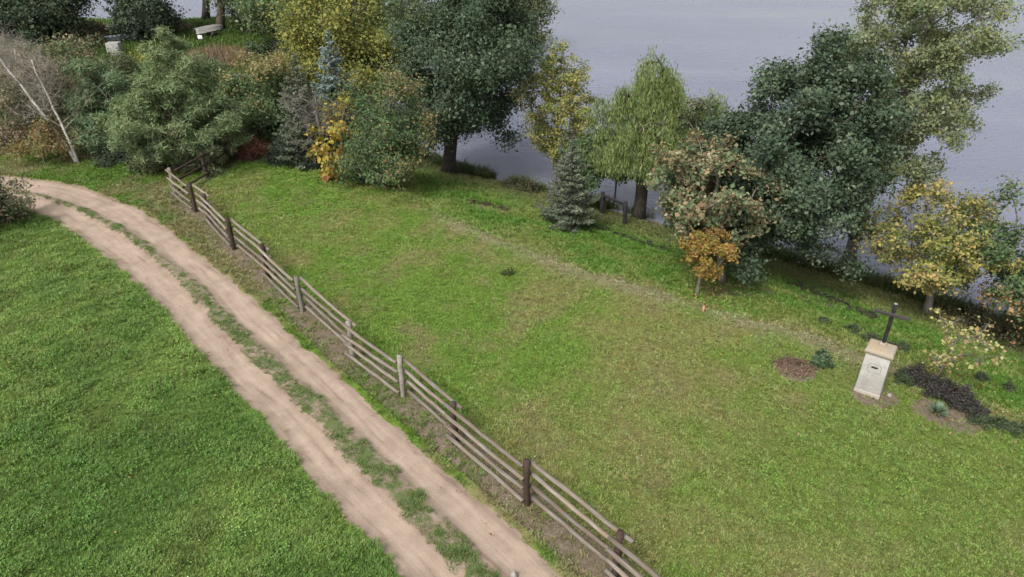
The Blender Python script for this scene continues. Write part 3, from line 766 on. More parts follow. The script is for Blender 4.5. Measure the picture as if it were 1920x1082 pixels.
# tall weeds along the waterline
n2 = 9000; s_ = rng.random(n2); SP = resample(SHORE[3:14], 600); q = (s_ * 599).astype(int); wx_ = SP[q, 0] + rng.normal(size=n2) * .22; wy_ = SP[q, 1] + rng.normal(size=n2) * .22 - .15
k = (fbm(wx_ / 1.1, wy_ / 1.1, 71, 2) > .46); wx_, wy_ = wx_[k], wy_[k]; wz_ = np.maximum(terrain(wx_, wy_), WATER)
wc = pick(rng, [((.07, .105, .03), 3), ((.13, .12, .055), 2), ((.045, .08, .03), 2)], len(wx_))
scatter('waterline_weeds', np.stack([wx_, wy_, wz_], 1), .7 + .9 * rng.random(len(wx_)), wc, tuft('tuft', 10, .34, .10, .013, 8, .7), rng)

# pebbles lying in the track
npb = 620; f1 = rng.random(npb); k1 = (f1 * (nl - 1)).astype(int); k2 = rng.integers(4, nu - 4, npb); cxp, cyp, czp = rx[k1, k2] + rng.normal(size=npb) * .05, ry[k1, k2] + rng.normal(size=npb) * .05, rz[k1, k2]
sp_ = .008 + .016 * rng.random(npb) ** 3; oc = np.array([(1, 0, 0), (0, 1, 0), (-1, 0, 0), (0, -1, 0), (0, 0, .7), (0, 0, -.5)]); ft = np.array([(0, 1, 4), (1, 2, 4), (2, 3, 4), (3, 0, 4), (1, 0, 5), (2, 1, 5), (3, 2, 5), (0, 3, 5)])
Vp = np.stack([cxp, cyp, czp], 1)[:, None] + oc[None] * sp_[:, None, None] * (.7 + .6 * rng.random((npb, 6, 1)))
tag(link('pebbles', mesh_np('pebbles', Vp.reshape(-1, 3), (np.arange(npb) * 6)[:, None, None] .repeat(8, 1).reshape(-1, 1) + np.tile(ft, (npb, 1)), plain('pebble', (.22, .19, .16), .9, .2, .4, 3))), kind='stuff')

# fallen leaves and small white flowers lying in the grass
def litter(name, xs, ys, size, pal, seed, lift=.05):
    rg = np.random.default_rng(seed); n = len(xs); z = terrain(xs, ys) + lift
    V, Q, cc = leaf_quads(np.stack([xs, ys, z], 1), unit(rg.normal(size=(n, 3)) * .35 + np.array([0, 0, 1])), size * (.7 + .6 * rg.random(n)), size * .65, pick(rg, pal, n), rg, None, .15)
    return tag(link(name, mesh_np(name, V, Q, M_leaf, {'tint': cc})), kind='stuff')
lx, ly = [], []
for (cx, cy, r, n) in [(*(6.43, 18.78), 2.2, 260), (*(2.03, 30.84), 2.0, 120), (*(-7.12, 27.24), 2.2, 380), (*(13.37, 18.81), 2.0, 160), (*(10.58, 13.27), 1.4, 120), (*(-4.37, 26.58), 2.0, 160), (*(5.79, 17.95), 1.2, 160)]:
    g = rng.normal(size=(n, 2)) * r * .6; lx.append(cx + g[:, 0]); ly.append(cy + g[:, 1])
lx.append(rng.uniform(-13, 12, 260)); ly.append(rng.uniform(9, 30, 260))
litter('fallen_leaves', np.concatenate(lx), np.concatenate(ly), .075, [((.30, .21, .11), 3), ((.20, .12, .06), 2), ((.36, .28, .10), 2), ((.24, .10, .05), 1)], 3)
fx, fy = rng.uniform(-14, 12, 130), rng.uniform(8, 28, 130)
k = np.minimum(*road_side(fx, fy)[:2]) < -.3
litter('white_daisies', fx[k], fy[k], .035, [((.62, .62, .58), 4), ((.6, .55, .2), 1)], 4, .075)

# ------------------------------------------------------------------ the rail fence beside the road
F3 = np.array([(a, b, float(terrain(np.array([a]), np.array([b]))[0])) for a, b in FENCE])
fence = thing('rail_fence', 'long weathered four rail timber fence running beside the sandy track', 'fence', tuple(F3[0]))
def post(P, h, r, mat, parent, org, seed, lean=0.0):
    rg = np.random.default_rng(seed); z = np.linspace(-.2, h, 6); mb = MB()
    pts = np.stack([P[0] - org[0] + rg.normal(size=6) * .006 + lean * z, P[1] - org[1] + rg.normal(size=6) * .006, P[2] - org[2] + z], 1)
    mb.tube(pts, r * (1 + rg.normal(size=6) * .07), 9)
    return mb.build('post', mat, parent)
def rail(A, B, r, mat, parent, org, seed, name='rail'):
    """the rail's own X axis lies along it, so the wood grain follows the pole"""
    rg = np.random.default_rng(seed); A = Vector(A); B = Vector(B); d = B - A; L = d.length; n = 9; x = np.linspace(0, L, n)
    bow = math.sin(seed * 7.7) * .014; mb = MB()
    mb.tube(np.stack([x, bow * np.sin(x / L * 3.14) + rg.normal(size=n) * .005, -.012 * np.sin(x / L * 3.14) + rg.normal(size=n) * .004], 1), r * np.linspace(1.06, .94, n) * (1 + rg.normal(size=n) * .04), 8, True, .82)
    o = mb.build(name, mat, parent); o.location = A - Vector(org); o.rotation_euler = d.to_track_quat('X', 'Z').to_euler(); return o
org = tuple(F3[0]); sd = 0
post_mats = [M_post_grey, M_post_dark, M_post_dark, M_post_dark, M_post_dark, M_post_grey, M_post_grey, M_post_grey, M_post_dark, M_post_dark, M_post_dark, M_post_grey]
for q, p in enumerate(F3):
    post(p, 1.17 + .04 * math.sin(q * 2.1), .068, post_mats[q], fence, org, 100 + q, .012 * math.sin(q * 3.3))
for q in range(len(F3) - 1):
    a, b = F3[q], F3[q + 1]; d = (b - a)[:2]; L = np.hypot(*d); d /= L; nrm = np.array([d[1], -d[0]])
    front = q % 2 == 0; off = nrm * (.105 if front else -.105); ea, eb = (.14, -.015) if front else (.02, .20)
    for hz in (1.06, .77, .47, .17):
        sd += 1; rg = random.Random(sd); j = lambda: rg.uniform(-.025, .025)
        A = (a[0] + off[0] - d[0] * (ea + j()), a[1] + off[1] - d[1] * (ea + j()), a[2] + hz + j()); B = (b[0] + off[0] + d[0] * (eb + j()), b[1] + off[1] + d[1] * (eb + j()), b[2] + hz + j())
        rail(A, B, .046, M_rail, fence, org, sd)
B3 = np.array([(a, b, float(terrain(np.array([a]), np.array([b]))[0])) for a, b in BACK_FENCE])
fence2 = thing('rail_fence', 'short dark three rail fence half hidden under the drooping pine', 'fence', tuple(B3[1]))
org = tuple(B3[1])
for q in (1, 2): post(B3[q], 1.15, .085, M_post_dark, fence2, org, 140 + q)
for q in (0, 1):
    a, b = B3[q], B3[q + 1]; d = unit((b - a)[:2]); nrm = np.array([d[1], -d[0]]) * .11
    for hz in (1.02, .62, .22):
        sd += 1; rail((a[0] + nrm[0] + d[0] * .12, a[1] + nrm[1] + d[1] * .12, a[2] + hz), (b[0] + nrm[0] + d[0] * .1, b[1] + nrm[1] + d[1] * .1, b[2] + hz + .01), .05, M_post_dark, fence2, org, sd)

# dark bar between two posts by the water
wa, wb = np.array((3.89, 27.64, -1.59)), np.array((4.67, 26.35, -1.48))
bar = thing('bar_fence', 'two blackened posts joined by one bar at the water edge beside the willow', 'fence', tuple(wa))
for q, p in enumerate((wa, wb)): post(p, 1.02, .085, M_black_wood, bar, tuple(wa), 160 + q)
rail(wa + np.array([0, 0, .90]), wb + np.array([0, 0, .90]), .06, M_black_wood, bar, tuple(wa), 170)

# ------------------------------------------------------------------ the wayside cross
def plaster_mat():
    m, nt, out = new_mat('old_plaster'); tc = nt.nodes.new('ShaderNodeTexCoord'); P = tc.outputs['Object']
    f = noise(nt, P, 3.2, 5, .65); g = noise(nt, P, 14, 4, .6); s = nt.nodes.new('ShaderNodeSeparateXYZ'); nt.links.new(P, s.inputs[0])
    col = ramp(nt, f, [(.3, (.28, .26, .235)), (.55, (.375, .358, .335)), (.75, (.43, .415, .39))])
    col = mixc(nt, ramp(nt, g, [(.50, (0, 0, 0)), (.75, (.6, .6, .6))]), col, (.27, .235, .19))
    foot = N(nt, 'ShaderNodeMath', _operation='MULTIPLY_ADD'); foot.inputs[1].default_value = -2.6; nt.links.new(s.outputs[2], foot.inputs[0]); nt.links.new(f, foot.inputs[2])
    col = mixc(nt, ramp(nt, foot.outputs[0], [(.1, (0, 0, 0)), (.55, (.85, .85, .85))]), col, (.27, .21, .155))
    principled(nt, out, col, .9, .2, bump(nt, g, .35, .01)); return m
def cap_mat():
    m, nt, out = new_mat('lichen_stone'); tc = nt.nodes.new('ShaderNodeTexCoord'); P = tc.outputs['Object']
    f = noise(nt, P, 3.6, 4, .6); g = noise(nt, P, 22, 4, .6)
    col = ramp(nt, f, [(.36, (.27, .24, .20)), (.54, (.30, .245, .175)), (.72, (.34, .225, .12))])
    principled(nt, out, mixc(nt, ramp(nt, g, [(.5, (0, 0, 0)), (.75, (.5, .5, .5))]), col, (.24, .20, .17)), .9, .2, bump(nt, g, .5, .01)); return m
M_plaster, M_cap = plaster_mat(), cap_mat(); M_dark = plain('dark_slot', (.025, .024, .026)); M_line = plain('groove', (.21, .195, .18))
M_black_arm = wood_mat('dark_arm_wood', (.03, .025, .026), (.085, .072, .072), (.06, .05, .05)); PX, PY = 8.68, 13.42; pz0 = float(terrain(np.array([PX]), np.array([PY]))[0])
cross = thing('wayside_cross', 'black wooden cross standing on a pale plastered pedestal on the lawn', 'cross', (PX, PY, pz0 - .02), None, math.radians(-36))
def frustum(mb, w0, d0, w1, d1, z0, z1, y=0):
    V = [(sx * w, sy * dd + y, z) for (w, dd, z) in ((w0 / 2, d0 / 2, z0), (w1 / 2, d1 / 2, z1)) for sx, sy in ((-1, -1), (1, -1), (1, 1), (-1, 1))]
    mb.add(V, [(0, 3, 2, 1), (4, 5, 6, 7), (0, 1, 5, 4), (1, 2, 6, 5), (2, 3, 7, 6), (3, 0, 4, 7)])
mb = MB(); frustum(mb, .575, .51, .568, .503, -.1, .13); mb.build('footing', M_plaster, cross, bevel=.012)
mb = MB(); frustum(mb, .56, .495, .53, .465, .128, 1.17); mb.build('pedestal', M_plaster, cross, bevel=.012)
mb = MB(); frustum(mb, .60, .54, .625, .565, 1.168, 1.225); frustum(mb, .625, .565, .56, .50, 1.223, 1.29); mb.build('cap_stone', M_cap, cross, bevel=.01)
mb = MB(); frustum(mb, .15, .14, .13, .12, 1.288, 1.375, .08); mb.build('socket', M_cap, cross, bevel=.008)
mb = MB(); mb.tube([(0, .08, 1.30), (.003, .08, 1.8), (0, .08, 2.42)], .045, 4); o = mb.build('upright', M_black_wood, cross, bevel=.004)
mb = MB(); mb.tube([(0, .08, 2.42), (0, .08, 2.435)], .047, 4); mb.build('end_plate', plain('pale_plate', (.26, .26, .25)), cross)
mb = MB(); mb.box((-.37, -.012, 2.125), (.37, .048, 2.195)); mb.build('arm', M_black_arm, cross, bevel=.006)
# the eight sided groove round the money slot, and the slot
def octo(s, n=8):
    w, h, c = .15 * s, .125 * s, .06 * s
    return [(-w + c, -h), (w - c, -h), (w, -h + c), (w, h - c), (w - c, h), (-w + c, h), (-w, h - c), (-w, -h + c)]
yf = lambda z: -(.495 / 2 + (.465 - .495) / 2 * (z - .128) / 1.042)
o1, o2 = octo(1), octo(.93); zc = .80
V = [(x, yf(zc + z) - d, zc + z) for d in (.004, -.004) for ring in (o1, o2) for x, z in ring]
Q = []
for q in range(8):
    r = (q + 1) % 8; Q += [(q, r, 8 + r, 8 + q), (q, 16 + q, 16 + r, r), (8 + q, 8 + r, 24 + r, 24 + q)]
mb = MB(); mb.add(V, Q); mb.build('plaque_border', M_line, cross)
mb = MB(); mb.box((-.07, yf(.83) - .012, .812), (.07, yf(.83) + .02, .85)); mb.build('slot', M_dark, cross)

def stone(name, label, x, y, r, h, mat, seed, cat='stone'):
    rg = np.random.default_rng(seed); nlat, nlon = 6, 9
    V = []; Q = []
    for a in range(nlat):
        t = a / nlat * math.pi * .5
        for b in range(nlon):
            p = b * 2 * math.pi / nlon; k = 1 + rg.normal() * .10
            V.append((r * math.cos(t * .96) * math.cos(p) * k, r * .75 * math.cos(t * .96) * math.sin(p) * k, h * math.sin(t) * (1 + rg.normal() * .05)))
    mb = MB(); T = []
    for a in range(nlat - 1):
        for b in range(nlon): Q.append((a * nlon + b, a * nlon + (b + 1) % nlon, (a + 1) * nlon + (b + 1) % nlon, (a + 1) * nlon + b))
    V.append((0, 0, h * 1.02)); e = len(V) - 1
    for b in range(nlon): T.append(((nlat - 1) * nlon + b, (nlat - 1) * nlon + (b + 1) % nlon, e))
    mb.add(V, Q, T); o = mb.build(name, mat, None, True); o.location = (x, y, float(terrain(np.array([x]), np.array([y]))[0]) - .02); o.rotation_euler = (0, 0, rg.random() * 6); return tag(o, label, cat)
M_stone = plain('pale_stone', (.26, .24, .22), .9, .2, .3, 12)
stone('stone', 'small pale stone lying on the grassy strip of the track nearest the camera', *(0.03, 8.15), .085, .09, M_stone, 1)
stone('stone', 'little white stone at the foot of the plastered pedestal', *(9.11, 13.24), .07, .07, M_stone, 2)
mb = MB(); mb.tube([(0, 0, -.1), (0, 0, .2), (.01, .0, .21)], [.035, .033, .02], 8); o = mb.build('marker_stake', plain('terracotta', (.45, .22, .14))); o.location = (5.52, 17.02, 0.01); tag(o, 'short orange clay stake on the dry crest of the lawn', 'stake')

# ------------------------------------------------------------------ trees along the water, right to left
G_OAK = [((.056, .084, .050), 4), ((.074, .104, .062), 3), ((.042, .062, .042), 3), ((.125, .148, .105), 1)]
G_POP = [((.122, .146, .076), 4), ((.095, .122, .062), 3), ((.155, .158, .072), 2), ((.155, .172, .118), 2)]
G_YEL = [((.205, .195, .055), 4), ((.150, .170, .048), 4), ((.25, .20, .085), 2), ((.095, .13, .042), 3)]
G_WIL = [((.135, .175, .060), 4), ((.105, .145, .050), 3), ((.175, .205, .085), 3)]
G_CHE = [((.095, .130, .070), 5), ((.20, .148, .085), 3), ((.145, .162, .085), 4), ((.17, .115, .070), 2), ((.27, .25, .16), 1)]
G_ORA = [((.25, .150, .042), 4), ((.20, .155, .040), 4), ((.26, .125, .060), 2), ((.13, .15, .035), 3)]
G_BLU = [((.150, .195, .182), 4), ((.115, .155, .145), 3), ((.20, .245, .235), 2)]
G_BL2 = [((.098, .116, .078), 4), ((.074, .090, .060), 3), ((.140, .158, .116), 2)]
G_PIN = [((.088, .120, .054), 4), ((.062, .090, .044), 3), ((.130, .152, .080), 3)]
G_GRN = [((.066, .105, .046), 4), ((.090, .130, .056), 3), ((.048, .076, .038), 2), ((.125, .145, .072), 1)]
G_OLV = [((.085, .105, .052), 4), ((.060, .080, .042), 3), ((.125, .130, .070), 2)]
G_DRK = [((.044, .060, .040), 4), ((.062, .078, .050), 3), ((.032, .045, .033), 2)]
G_TAN = [((.21, .165, .115), 3), ((.15, .14, .085), 3), ((.26, .20, .15), 2)]
G_LIM = [((.180, .185, .050), 4), ((.135, .150, .045), 3), ((.23, .215, .06), 2), ((.095, .12, .045), 2)]

broadleaf('poplar_tree', 'tall airy olive green poplar leaning over the water at the right', 'tree', (12.58, 23.03, 10.79, 2.30, 3.86, 0.26), pal=G_POP, shape=[(0, .75), (.15, .95), (.4, .92), (.7, 1), (1, .8)], clumps=170, leaves=72000, L=.082, trunk_r=.20, trunk_top=.8, outer=.8, seed=11, clump_r=.42, sub=7, sub_r=.34, up=.2, lobes=.25, bark=M_bark_grey, gain=1.5, group_n=2)
broadleaf('oak_tree', 'large dense dark green oak behind the tan leaved tree', 'tree', (8.01, 20.82, 7.90, 2.57, 1.14, 0.68), pal=G_OAK, shape=[(0, .85), (.15, 1), (.45, .98), (.65, .85), (.85, .55), (1, .16)], clumps=170, leaves=98000, L=.10, trunk_r=.24, trunk_top=.7, seed=12, clump_r=.48, lobes=.25, depth=.8, group_n=2)
broadleaf('maple_tree', 'yellow green maple with two low trunks beyond the cross', 'tree', (13.70, 19.44, 4.56, 2.52, 1.05, -0.43), pal=G_YEL, shape='round', clumps=84, leaves=16000, L=.09, trunk_r=.12, trunk_top=.5, stems=1, seed=13, clump_r=.34, outer=.8, lobes=.3, sub_r=.33, bark=M_bark_grey, tips=[((.34, .22, .09), 1), ((.24, .21, .07), 5)], group_n=1)
broadleaf('maple_tree', 'dark leaved tree with brown tips cut off by the right edge', 'tree', (16.63, 17.53, 5.15, 1.40, 0.29, -1.15), pal=G_GRN, shape='round', clumps=46, leaves=15000, L=.10, trunk_r=.12, seed=14, clump_r=.40, lobes=.4, tips=[((.28, .17, .09), 2), ((.2, .16, .07), 1)], tip_side=(0, 0, -1))
broadleaf('chestnut_tree', 'tan and pale green broad leaved tree in front of the dark oak', 'tree', (6.88, 19.68, 4.87, 1.83, 1.50, -0.82), pal=G_CHE, shape='round', clumps=80, leaves=15000, L=.105, ratio=.72, trunk_r=.10, trunk_top=.6, seed=15, clump_r=.32, outer=.8, lobes=.35, sub_r=.36, bark=M_bark_grey, leaf_mix=.6, depth=.85, group_n=3)
broadleaf('maple_tree', 'small orange maple with a thin pale leaning trunk', 'tree', (5.63, 18.25, 2.27, 0.79, 0.84, 0.10), pal=G_ORA, shape='round', clumps=30, leaves=6500, L=.062, ratio=.75, trunk_r=.045, trunk_top=.6, seed=16, clump_r=.19, lobes=.4, bark=M_bark_grey, group_n=3)
broadleaf('sapling', 'sparse young tree with pale yellow leaves beside the dark purple hedge', 'tree', (10.51, 13.80, 1.99, 0.78, 0.26, 0.13), pal=[((.29, .27, .11), 3), ((.20, .22, .085), 2), ((.26, .18, .09), 2)], shape='vase', clumps=26, leaves=520, L=.085, ratio=.75, trunk_r=.032, trunk_top=.55, seed=17, clump_r=.24, outer=.9, bark=M_bark_grey, minr=.006)
broadleaf('willow_tree', 'drooping light green willow leaning over the dark bar by the water', 'tree', (5.52, 27.75, 6.75, 2.22, 1.91, 0.16), pal=G_WIL, shape=[(0, .9), (.3, 1), (.55, .85), (.75, .55), (1, .2)], clumps=95, leaves=60000, L=.15, ratio=.20, trunk_r=.26, trunk_top=.6, seed=18, clump_r=.42, weep=2.3, lobes=.4, bark=M_bark_dark, gain=1.45, floor=2.0)
broadleaf('grey_tree', 'thin grey green tree with bare twigs behind the tan leaved tree', 'tree', (7.66, 26.61, 5.90, 0.87, 2.14, -0.45), pal=G_OLV + [((.16, .175, .12), 3)], shape='egg', clumps=36, leaves=8000, L=.09, trunk_r=.06, seed=19, clump_r=.34, twig_r=.009, bark=M_bark_grey)
broadleaf('hazel_tree', 'small bright green round tree between the little spruce and the willow', 'tree', (3.18, 28.96, 3.59, 1.24, 1.02, 0.34), pal=G_GRN, shape='round', clumps=38, leaves=12000, L=.09, trunk_r=.06, seed=20, clump_r=.38)
broadleaf('hazel_tree', 'low dark green branches arching over the dark bar', 'tree', (4.59, 29.03, 2.49, 0.72, 1.67, 0.06), pal=G_GRN, shape='round', clumps=30, leaves=6000, L=.09, trunk_r=.04, seed=21, clump_r=.32)
spruce('small grey blue spruce alone on the bank in front of the water', (2.29, 24.67, 3.51, 1.01, 0.36, -0.08), pal=G_BL2, leaves=24000, seed=22, whorls=25, L=.085, droop=.16, slim=1.2)
broadleaf('maple_tree', 'slender yellow maple with a pale trunk against open water', 'tree', (2.06, 31.38, 7.09, 2.16, 1.65, 0.06), pal=G_YEL, shape='oval', clumps=85, leaves=18000, L=.09, trunk_r=.10, trunk_top=.8, seed=23, clump_r=.36, outer=.75, lobes=.25, sub_r=.30, bark=M_bark_grey, leaf_mix=.5, group_n=1, gain=1.5)
broadleaf('oak_tree', 'big dark green oak with a dark forked trunk at the waterline', 'tree', (-3.16, 32.43, 9.55, 3.22, 1.91, 0.95), pal=G_OAK, shape=[(0, .75), (.2, 1), (.5, 1), (.75, .85), (1, .4)], clumps=150, leaves=84000, L=.115, trunk_r=.30, trunk_top=.62, seed=24, clump_r=.72, lobes=.45, bark=M_bark_dark)

# ------------------------------------------------------------------ trees left of the lawn
broadleaf('rowan_tree', 'bushy green tree with orange tips and a slim pale trunk at the lawn edge', 'tree', (-5.55, 27.46, 4.69, 1.97, 0.49, 0.48), pal=G_GRN, shape=[(0, .7), (.2, 1), (.5, .95), (.8, .6), (1, .2)], clumps=90, leaves=25000, L=.09, trunk_r=.075, seed=31, clump_r=.45, bark=M_bark_grey, tips=[((.20, .135, .065), 3), ((.17, .155, .055), 3), ((.16, .11, .065), 2), ((.09, .12, .055), 4)], tip_side=(.8, -.1, .3), lobes=.4, group_n=3)
broadleaf('yellow_leaved_tree', 'small bright yellow leaved tree beside the bare grey trunk', 'tree', (-7.12, 27.74, 3.63, 1.16, 0.37, 0.15), pal=[((.28, .215, .045), 4), ((.26, .165, .05), 2), ((.20, .205, .05), 3)], shape='egg', clumps=30, leaves=1050, L=.16, ratio=.8, trunk_r=.05, seed=32, clump_r=.34, bark=M_bark_grey, group_n=2)
shrub('shrub', 'low orange leaved sucker at the foot of the bare trunk', *(-7.56, 27.70), .6, .5, [((.32, .17, .075), 3), ((.33, .23, .06), 2)], n=330, L=.13, seed=33, ratio=.75)
broadleaf('elder_tree', 'loose mid green tree filling the gap between silver spruce and rowan', 'tree', (-7.31, 32.07, 4.03, 1.49, 0.40, -0.06), pal=G_GRN + G_OLV, shape='egg', clumps=44, leaves=11000, L=.10, trunk_r=.06, seed=47, clump_r=.40, group_n=3, tips=[((.20, .17, .06), 1), ((.12, .14, .06), 3)])
broadleaf('bare_tree', 'leafless grey tree with a pale slanting trunk in front of the spruces', 'tree', (-7.97, 28.79, 3.46, 1.29, 1.24, -0.15), pal=G_OLV, shape='vase', clumps=16, leaves=0, trunk_r=.085, trunk_top=.75, seed=34, clump_r=.42, mode='bare', bark=M_bark_grey, twig_r=.011, minr=.02, bare_lv=2)
spruce('pale silver blue spruce standing before the yellow green tree', (-8.60, 32.81, 5.79, 1.55, 0.48, 0.29), pal=G_BLU, leaves=22000, seed=35, whorls=22, L=.12)
spruce('greyer blue spruce with bare lower branches left of the silver one', (-9.35, 29.80, 4.80, 1.24, 0.40, 0.30), pal=G_BL2, leaves=15000, seed=36, whorls=20, L=.12)
broadleaf('ash_tree', 'big yellow green tree rising behind the two blue spruces', 'tree', (-8.11, 37.97, 9.04, 3.21, 2.15, 0.02), pal=G_LIM, shape='round', clumps=120, leaves=52000, L=.13, trunk_r=.22, seed=37, clump_r=.80, lobes=.4, gain=1.25)
broadleaf('hawthorn_tree', 'mixed green tree with a faded tan top left of the spruces', 'tree', (-12.43, 33.17, 4.14, 1.90, 0.19, 0.37), pal=G_GRN, shape='egg', clumps=80, leaves=30000, L=.105, trunk_r=.12, seed=38, clump_r=.55, tips=[((.21, .17, .085), 3), ((.16, .16, .07), 2)], tip_side=(-.2, 0, 1))
PK = dict(mode='pine', L=.19, ratio=.14, gain=1.75, group_n=3, mat=M_needle, up=.5, flat=.5, sub=9, sub_r=.30, bark=M_bark_brown)
broadleaf('pine_tree', 'wide grey green pine in the middle of the thicket', 'tree', (-14.75, 28.96, 5.09, 2.28, 0.68, 0.38), pal=G_PIN, shape='egg', clumps=130, leaves=60000, trunk_r=.16, seed=39, clump_r=.42, lobes=.5, **PK, depth=.85)
broadleaf('pine_tree', 'dark shaded pine behind the birches', 'tree', (-18.37, 31.20, 4.28, 1.54, 0.15, 0.19), pal=[((.060, .098, .052), 3), ((.085, .115, .060), 2), ((.11, .12, .07), 1)], shape='egg', clumps=80, leaves=36000, trunk_r=.15, seed=40, clump_r=.52, **PK)
broadleaf('pine_tree', 'low pine with drooping boughs hanging over the fence corner', 'tree', (-13.36, 29.89, 2.77, 1.46, -0.36, -0.31), pal=[((.105, .118, .062), 4), ((.075, .092, .050), 3), ((.155, .152, .092), 2)], shape=[(0, .9), (.3, 1), (.7, .75), (1, .2)], clumps=64, leaves=32000, trunk_r=.11, seed=41, clump_r=.34, rise=-.2, **PK)
broadleaf('pine_tree', 'narrow young pine poking above the yellow shrub', 'tree', (-17.40, 34.13, 4.80, 0.69, 1.34, 0.79), pal=G_PIN, shape='egg', clumps=34, leaves=16000, trunk_r=.09, seed=42, clump_r=.46, **PK)
shrub('spruce_sapling', 'dark low evergreen beside the red brown leaf heap', *(-10.00, 29.99), 1.5, 1.0, G_DRK, n=5200, L=.12, seed=43, ratio=.4)
shrub('shrub', 'dark undergrowth bush at the foot of the grey spruce', *(-8.84, 29.67), 1.2, .9, G_DRK, n=3600, L=.11, seed=44)
shrub('shrub', 'deep green bush behind the fence post and leaf heap', *(-13.23, 33.13), 1.7, 1.2, G_GRN, n=5200, L=.12, seed=45)
shrub('leaf_heap', 'red brown heap of dead leaves at the edge of the thicket', *(-11.85, 30.57), .95, .95, [((.20, .090, .065), 4), ((.26, .13, .095), 3), ((.13, .065, .05), 2)], n=5200, L=.085, seed=46, cat='leaf heap', lump=.1, ry=.7)

# birches and scrub at the left edge
def birch(label, base, tops, seed, leafy_=0, r=.085, group=None):
    x, y = base; z0 = float(terrain(np.array([x]), np.array([y]))[0]); rg = np.random.default_rng(seed); root = thing('birch_tree', label, 'tree', (x, y, z0), group)
    mb, tw = MB(), MB()
    for ti, (dx, dy, h) in enumerate(tops):
        s = np.linspace(0, 1, 10); wob = np.cumsum(rg.normal(size=(10, 2)) * .045, 0) * s[:, None]
        P = np.stack([dx * s ** 1.15 + wob[:, 0] + .05 * ti, dy * s + wob[:, 1], -.1 + (h + .1) * s], 1); mb.tube(P, r * (1 - .8 * s) * (1 if ti == 0 else .8) + .012, 8)
        ends = []
        for b in range(15):
            f = .32 + .66 * (b + rg.random()) / 15; p = np.array([np.interp(f, s, P[:, q]) for q in range(3)]); a = rg.random() * 6.28; ln = (1.9 * (1.1 - f) + .5) * (.6 + .6 * rg.random())
            e = p + np.array([math.cos(a) * ln * .75, math.sin(a) * ln * .75, ln * (.55 + .3 * rg.random())]); m = (p + e) / 2 + rg.normal(size=3) * .08
            tw.tube([p, m, e], [.026 * (1.15 - f), .016 * (1.15 - f) + .005, .006], 4, cap=False); ends += [m, e, (m + e) / 2]
        E = np.array(ends)
        for lv in range(3):
            src = E[rg.integers(0, len(E), len(E) * 2)]; dst = src + unit(rg.normal(size=src.shape) + np.array([0, 0, .35])) * (.5 - .1 * lv) * (.5 + rg.random((len(src), 1))); tw.twigs(src, dst, .008 - .0015 * lv, .004); E = np.concatenate([E, dst])
    mb.build('trunk', M_birch, root, True); tw.build('branches', M_bark_pink, root)
    return root
M_bark_pink = bark_mat('pale_twigs', (.17, .150, .118), (.34, .305, .255))
birch('white birch with two bare stems leaning left beside the track', (-19.52, 29.78), [(-3.3, 1.6, 4.9), (-.9, .6, 4.4)], 51, r=.078)
birch('thin bare birch further left among the tan scrub', (-23.58, 33.22), [(-2.2, .5, 4.6), (-.2, .9, 4.2)], 52, r=.075)
birch('bare birch with crooked stems at the left picture edge', (-25.14, 33.60), [(-1.2, .6, 4.4), (1.3, .4, 4.2)], 53, r=.07)
for k, (spec, lab) in enumerate([((-24.32, 32.63, 3.58, 1.51, 0.53, 0.61), 'leafless tan scrub tree behind the birches at the left edge'), ((-23.17, 33.77, 3.04, 1.17, 0.40, 0.57), 'leafless pinkish scrub tree right of the leftmost birches')]):
    broadleaf('scrub_tree', lab, 'tree', spec, pal=G_TAN + G_OLV, shape='vase', clumps=20, bare_lv=2, leaves=6500, L=.11, trunk_r=.06, seed=55 + k, clump_r=.5, mode='bare', bark=M_bark_pink, twig_r=.011, minr=.014, stems=2)
broadleaf('scrub_tree', 'small low tree with rusty yellow leaves left of the white birch', 'tree', (-20.98, 29.73, 1.79, 1.02, 0.52, 0.28), pal=[((.17, .145, .06), 3), ((.22, .14, .08), 3), ((.10, .12, .05), 3)], shape='broad', clumps=34, leaves=4600, L=.09, trunk_r=.035, seed=58, clump_r=.36, bark=M_bark_grey)
for k, (a, h, r, pal, lab) in enumerate([((-19.50, 31.73), 1.0, .9, G_OLV, 'olive bush just behind the white birch'), ((-17.44, 30.17), 1.0, 1.4, G_DRK, 'dark bramble bush below the shaded pine'), ((-15.82, 29.27), .8, 1.1, G_OLV, 'low bramble below the wide pine'), ((-24.09, 32.26), 1.3, 1.6, G_TAN, 'tan bracken bush at the left edge below the birches'),
                                           ((-21.59, 32.61), 1.4, 1.3, G_TAN, 'tan bush between the birch and the rusty little tree'), ((-16.08, 30.95), 1.2, 1.5, G_DRK, 'dark bush between the pine trunks')]):
    shrub('shrub', lab, *a, h, r, pal, n=3200, L=.10, seed=60 + k)
broadleaf('laurel_bush', 'dark leafy bush cut off by the left edge beside the track', 'shrub', (-19.14, 22.91, 2.15, 0.99, 0.06, 0.23), pal=G_DRK + [((.085, .10, .06), 2)], shape='heap', clumps=40, leaves=9000, L=.085, trunk_r=.05, seed=70, clump_r=.34, stems=3, tips=[((.20, .15, .11), 1), ((.10, .12, .07), 2)])
